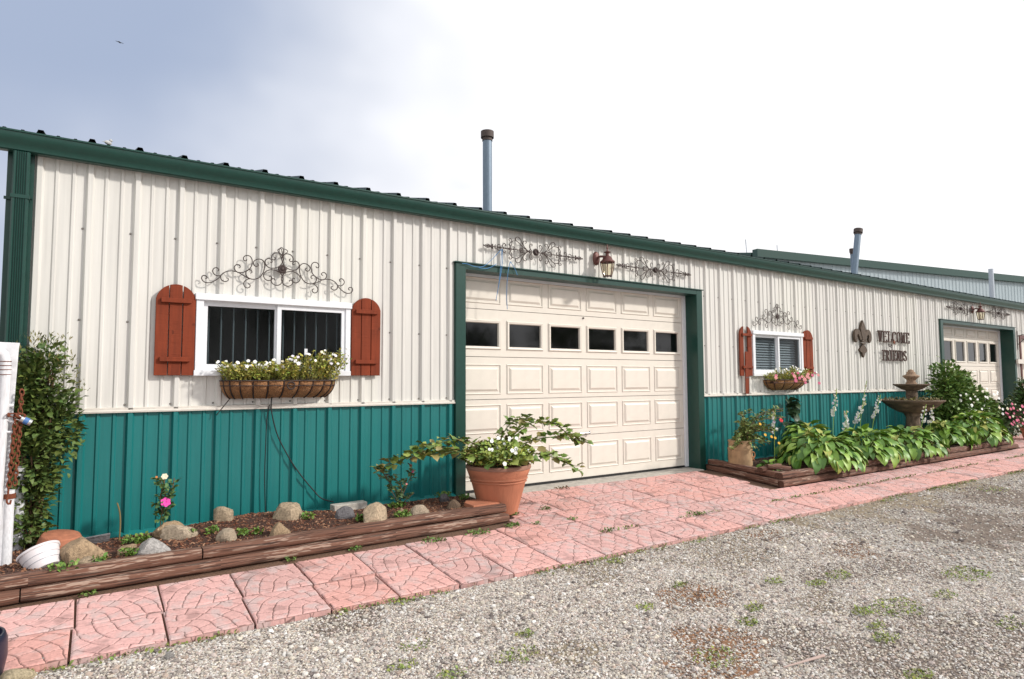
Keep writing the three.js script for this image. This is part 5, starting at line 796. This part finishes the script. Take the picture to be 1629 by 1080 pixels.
// ---------------------------------------------------------------- gate, chain and posts
{
  const wm = mat(lin(0.78, 0.79, 0.82), 0.4, { map: rep(grain(9, 0.22, 111), 3) });
  const g = thing('white_gate', 'white painted steel gate end with bent pipe frame', 'gate', [-0.4, 0.5, 0.6]);
  const s = new THREE.Shape([[-0.2, -0.62], [0.012, -0.62], [0.042, 0.42], [0.056, 0.87], [0.06, 0.905], [-0.2, 0.912]].map((q) => new THREE.Vector2(...q))), pg = new THREE.ExtrudeGeometry(s, { depth: 0.02, bevelEnabled: true, bevelSize: 0.003, bevelThickness: 0.003, bevelSegments: 1 }); mesh('plate', boxUV(pg), wm, g);
  mesh('pipe_frame', tube([[-0.3, 0.855, 0.06], [-0.06, 0.862, 0.06], [-0.008, 0.83, 0.06], [0.002, 0.77, 0.06], [0.0, 0.4, 0.06], [-0.01, -0.2, 0.06]], 0.028, 40, 12), wm, g);
  for (const y of [0.79, 0.765, 0.74, 0.71]) mesh('wire_wrap', (() => { const q = new THREE.TorusGeometry(0.0295, 0.0022, 5, 24); q.rotateX(Math.PI / 2); q.translate(0.001, y, 0.06); return q; })(), M.rust, g);
  mesh('latch', join([rod([-0.06, 0.46, 0.07], [0.06, 0.42, 0.07], 0.009), rod([-0.05, 0.52, 0.05], [0.05, 0.52, 0.05], 0.012), rod([-0.02, 0.36, 0.07], [0.05, 0.36, 0.07], 0.008)]), wm, g);
  const p1 = thing('gate_post', 'white pipe gate post standing on a base flange by the timber', 'post', [-0.358, -0.02, 0.6]); mesh('pipe', rod([0, 0, 0], [0, 0.52, 0], 0.03, 18), wm, p1); mesh('flange', lathe([[0, 0], [0.07, 0], [0.07, 0.012], [0.034, 0.02], [0.031, 0.035]], 24), M.silver, p1); mesh('collar', rod([0, 0.47, 0], [0, 0.5, 0], 0.036, 18), M.rust, p1);
  const p2 = thing('gate_post', 'second white pipe post against the barn corner', 'post', [-0.325, -0.02, 0.22]); mesh('pipe', rod([0, 0, 0], [0, 0.62, 0], 0.03, 18), wm, p2);
  const c = thing('rusty_chain', 'rusty steel chain looped round the white gate', 'chain', [-0.325, 0.98, 0.66]);
  const lk = new THREE.TorusGeometry(0.0125, 0.0042, 6, 14); lk.scale(0.85, 1.55, 1);
  const link = (x, y, z, a, tilt = 0) => { const m = mesh('link', lk, M.rust, c); m.position.set(x, y, z); m.rotation.set(0, a, tilt); };
  for (let i = 0; i < 9; i++) link(0.012 - i * 0.001, 0.12 - i * 0.029, 0, i % 2 ? 1.35 : 0.2, 0.12); for (let i = 0; i < 15; i++) link(-0.012 - 0.0012 * i, -0.03 - i * 0.029, 0.02, i % 2 ? 1.4 : 0.2); for (let i = 0; i < 14; i++) link(0.012 - 0.001 * i, -0.05 - i * 0.029, 0.01, i % 2 ? 0.2 : 1.4); for (let i = 0; i < 4; i++) link(-0.045 + i * 0.02, -0.015 - 0.002 * i, 0.03, i % 2 ? 0.1 : 1.4, 1.5);
  mesh('hook', tube([[-0.03, -0.46, 0.02], [-0.032, -0.5, 0.02], [-0.035, -0.54, 0.022], [-0.022, -0.555, 0.022], [-0.016, -0.53, 0.022]], 0.006, 16, 6), M.rust, c);
  const k = thing('padlock', 'round steel padlock with blue band hanging from the rusty chain', 'padlock', [-0.285, 0.925, 0.68]); k.rotation.z = -0.5; const kb = rod([-0.03, 0, 0], [0.03, 0, 0], 0.02, 18); mesh('body', kb, M.silver, k); mesh('band', rod([-0.012, 0, 0], [0.014, 0, 0], 0.0208, 18), mat(lin(0.06, 0.16, 0.4), 0.5), k); mesh('shackle', tube([[-0.03, 0.01, 0], [-0.055, 0.012, 0], [-0.06, 0, 0], [-0.055, -0.012, 0], [-0.03, -0.01, 0]], 0.004, 14, 6), M.silver, k);
  const tb = thing('navy_tub', 'dark navy rubber tub at the end of the path', 'tub', [-0.42, -0.15, 1.92]); mesh('shell', lathe([[0, 0], [0.14, 0], [0.158, 0.02], [0.172, 0.1], [0.17, 0.17], [0.16, 0.2], [0.15, 0.2], [0.15, 0.02], [0, 0.015]], 36), mat(lin(0.008, 0.01, 0.03), 0.35), tb);
}
// ---------------------------------------------------------------- weeds
function weed(label, p, r, n, base, size = 0.03, tall = 0.04, grp = 'weeds in the bed and path') {
  const t = thing('weed_clump', label, 'weed', [p.x, p.y, p.z], grp), L = new Leaves(); for (let i = 0; i < n; i++) { const a = R(6.28), d = r * Math.sqrt(R()); L.add(SMALL[i % 2], leafPose(V(Math.cos(a) * d * 1.5, R(0, tall), Math.sin(a) * d), rdir(0.7), size * R(0.6, 1.2), R(-1, 1)), greens(base)); } stuffPart(mesh('leaves', L.geo(), leafMat, t)); return t;
}
const bedP = (x, y) => { const p = onYard(x, y, 0.09); p.y = soilY(p.x, clamp(p.z, 0, 0.9)) + 0.003; return p; }, G1 = [0.12, 0.22, 0.035];
for (const [x, y, r, n, l] of [[100, 855, 0.05, 90, 'leafy weed between the gate post and the broken pot'], [215, 866, 0.06, 130, 'ferny green weed behind the smooth grey rock'], [100, 918, 0.05, 60, 'weed trailing under the white bucket'], [203, 892, 0.035, 50, 'weed in front of the smooth grey rock'], [337, 855, 0.03, 50, 'weed beside the small buff rock'], [386, 858, 0.03, 50, 'weed sprig right of the small buff rock'], [490, 832, 0.035, 50, 'weed at the foot of the rounded tan rock'], [577, 832, 0.04, 90, 'bright weed at the foot of the largest boulder'], [640, 830, 0.05, 110, 'weed tuft between boulder and grey tan rock'], [632, 808, 0.05, 90, 'weed under the young rose'], [705, 788, 0.05, 80, 'weed in the shade by the door jamb'], [740, 795, 0.04, 60, 'weed behind the paver scrap'], [300, 858, 0.03, 40, 'weed by the long sandy rock'], [410, 855, 0.025, 40, 'weed sprig before the rounded tan rock'], [158, 905, 0.03, 40, 'weed by the half sunk buff stone']]) weed(l, bedP(x, y), r, n, G1);
for (const [x, y, r, n, l] of [[140, 948, 0.03, 36, 'weed at the lower timber near the gate'], [463, 893, 0.025, 34, 'weed between lower timber and pavers below the hose'], [566, 876, 0.03, 40, 'weed at the lower timber below the concrete block'], [690, 862, 0.07, 110, 'mossy weed strip along the lower timber'], [760, 850, 0.07, 110, 'grassy weeds along the lower timber end'], [815, 838, 0.05, 90, 'weed tuft at the end of the lower timber'], [818, 820, 0.03, 50, 'weed where the upper timber meets the pot'], [868, 811, 0.04, 50, 'weed in the apron joint right of the pot'], [912, 827, 0.03, 34, 'weed in the second apron joint'], [968, 845, 0.03, 34, 'weed sprout in the long path joint'], [1106, 819, 0.06, 60, 'weed strip in the long path joint before the door'], [853, 835, 0.03, 30, 'weed in the joint beside the timber end'], [895, 778, 0.07, 60, 'dry brown weeds along the threshold']]) weed(l, onYard(x, y, -0.004), r, n, l.includes('dry') ? [0.14, 0.1, 0.05] : [0.10, 0.18, 0.035], 0.022, 0.02);
{ // scattered low weeds of the yard
  const L = new Leaves(), spot = (x, y, r, n, base, s = 0.016) => { const p = onYard(x, y, -0.036); for (let i = 0; i < n; i++) { const a = R(6.28), d = r * Math.sqrt(R()); L.add(SMALL[i % 3], leafPose(V(p.x + Math.cos(a) * d * 1.6, yardY(p.z) - 0.034 + R(0, 0.014), p.z + Math.sin(a) * d), rdir(0.5), s * R(0.6, 1.5), R(-1, 1)), greens(base)); } };
  for (const [x, y, r, n] of [[1537, 915, 0.14, 200], [1429, 969, 0.14, 190], [1371, 975, 0.05, 80], [1334, 917, 0.08, 90], [1232, 927, 0.05, 60], [1201, 969, 0.05, 70], [1409, 1017, 0.06, 90], [1502, 948, 0.07, 80], [1297, 930, 0.05, 60], [1606, 994, 0.08, 70], [1189, 992, 0.05, 60], [1025, 968, 0.04, 50], [1139, 1050, 0.1, 110], [1460, 1077, 0.06, 70], [1394, 998, 0.05, 60], [820, 1045, 0.09, 90], [835, 1012, 0.04, 50], [660, 1030, 0.06, 60], [640, 1062, 0.05, 50], [720, 1075, 0.05, 50], [1054, 866, 0.05, 70], [1190, 838, 0.1, 90], [640, 958, 0.05, 60], [745, 930, 0.04, 50], [980, 895, 0.05, 50], [1260, 820, 0.1, 90], [1100, 860, 0.1, 80], [1400, 795, 0.14, 120], [1500, 775, 0.16, 120], [1080, 932, 0.04, 40], [120, 1046, 0.03, 30], [1580, 780, 0.16, 100]]) spot(x, y, r, n * 1.5, [0.2, 0.26, 0.055]);
  for (const [x, y, r, n] of [[1112, 950, 0.08, 130], [1130, 1025, 0.16, 170], [1351, 871, 0.14, 140], [1226, 850, 0.09, 80]]) spot(x, y, r, n, [0.22, 0.11, 0.04], 0.014);
  for (let i = 0; i < 900; i++) { const x = i % 3 ? R(7.6, 14) : R(3.6, 7.6), z = centreZ(x) + R(-0.02, 0.02); if (vnoise(x * 3, 4) < 0.42) continue; L.add(SMALL[i % 2], leafPose(V(x, -SLOPE * z - 0.006 + R(0, 0.012), z), rdir(0.7), R(0.012, 0.03), R(-1, 1)), greens([0.14, 0.2, 0.04])); } // moss and seedlings in the long joint
  for (let i = 0; i < 2600; i++) { const x = R(-0.2, 13), z = frontZ(x) + R(0.0, 0.09) * R(); if (vnoise(x * 2.2 + 9, 7) < 0.55) continue; L.add(SMALL[i % 3], leafPose(V(x, yardY(z) - 0.034 + R(0, 0.016), z), rdir(0.7), R(0.01, 0.028), R(-1, 1)), greens([0.15, 0.2, 0.045])); } // along the slab edge
  const m = mesh('yard_weeds', L.geo(), leafMat); m.userData = { kind: 'stuff', label: 'low green and rusty weeds scattered through the gravel', category: 'weeds' }; scene.add(m);
}
{ // splinter of wood
  const a = onYard(1247, 1061, -0.02), b = onYard(1311, 1045, -0.015), t = thing('wood_splinter', 'pale split piece of wood lying on the gravel', 'stick', [a.x, a.y, a.z]), d = b.sub(a); const g = rod([0, 0, 0], [d.x, d.y + 0.012, d.z], 0.004, 6, 0.011); g.scale(1, 0.7, 1); mesh('splinter', g, mat(lin(0.45, 0.34, 0.3), 0.85), t);
}
// ---------------------------------------------------------------- birds and trees
{
  const p = camera.position.clone().addScaledVector(rayDir(190, 67), 26), t = thing('flying_bird', 'small dark bird gliding in the blue-grey sky', 'bird', [p.x, p.y, p.z]); t.rotation.set(0.1, -0.4, -0.22); const bm = mat(lin(0.02, 0.022, 0.03), 0.8);
  const bd = new THREE.SphereGeometry(0.035, 12, 8); bd.scale(0.9, 0.75, 2.2); const tl = new THREE.ConeGeometry(0.03, 0.09, 6); tl.rotateX(-Math.PI / 2); tl.scale(1, 0.25, 1); tl.translate(0, 0, -0.1); mesh('body', join([bd, tl]), bm, t);
  for (const f of [1, -1]) { const s = new THREE.Shape([[0, -0.03], [0.09, -0.02], [0.17, 0.0], [0.1, 0.045], [0, 0.05]].map(([x, y]) => new THREE.Vector2(x * f, y))), g = new THREE.ExtrudeGeometry(s, { depth: 0.005, bevelEnabled: false }); g.rotateX(-Math.PI / 2); mesh('wing', g, bm, t); }
  const q = onWall(172, 229, -0.25), r = thing('perched_bird', 'tiny pale bird perched on the roof edge', 'bird', [q.x, q.y - 0.012, q.z]); r.rotation.y = 2.2; const b2 = new THREE.SphereGeometry(0.02, 12, 8); b2.scale(0.8, 0.85, 1.5); b2.translate(0, 0.022, 0); const hd = new THREE.SphereGeometry(0.012, 10, 8); hd.translate(0, 0.046, 0.022); const bk = new THREE.ConeGeometry(0.004, 0.014, 6); bk.rotateX(Math.PI / 2); bk.translate(0, 0.045, 0.038); mesh('body', join([b2, hd, bk]), M.fur, r); const ta = new THREE.ConeGeometry(0.01, 0.04, 6); ta.rotateX(-1.9); ta.scale(1, 0.5, 1); ta.translate(0, 0.018, -0.038); mesh('tail', ta, M.fur, r);
}
function tree(label, x, z, h, r, n, base) {
  const y = yardY(z) - 0.1, t = thing('broadleaf_tree', label, 'tree', [x, y, z], z > 10 ? 'trees across the yard' : undefined), L = new Leaves(), g = [rod([0, 0, 0], [0.1, h * 0.5, 0], h * 0.03, 10, h * 0.02)];
  const lumps = [...Array(9)].map(() => { const a = R(6.28), d = R(0.2, 0.75) * r; return [Math.cos(a) * d, R(0.35, 0.92) * h, Math.sin(a) * d, r * R(0.35, 0.6)]; }); for (const [lx, ly, lz, lr] of lumps) { g.push(tube([[0.05, h * 0.3, 0], [lx * 0.5, ly * 0.8, lz * 0.5], [lx, ly, lz]], h * 0.008, 6, 5)); for (let i = 0; i < n / 9; i++) { const d = rdir(0), k = Math.pow(R(), 0.4) * lr; L.add(SMALL[1], leafPose(V(lx + d.x * k, ly + d.y * k * 0.8, lz + d.z * k), rdir(0.2), R(0.16, 0.34), R(-1, 1)), greens(base)); } }
  mesh('trunk', join(g), caneMat, t); stuffPart(mesh('crown', L.geo(), leafMat, t));
}
tree('dark tree far behind the barn corner beyond the gate', -9.5, -22, 6.5, 3.2, 2600, [0.035, 0.06, 0.02]);
for (const [i, [x, z, h]] of [[3, 27, 9], [8.5, 29, 8], [14, 26, 6.5], [19.5, 28, 5.2], [25, 25, 5], [31, 27, 5.4], [37, 24, 7], [44, 26, 8.5]].entries()) tree(['first', 'second', 'third', 'fourth', 'fifth', 'sixth', 'seventh', 'eighth'][i] + ' tree of the row across the yard, mirrored in the window glass', x, z, h, 3.6, 1900, [0.045, 0.08, 0.022]);
console.log('all done');
renderer.render(scene, camera);
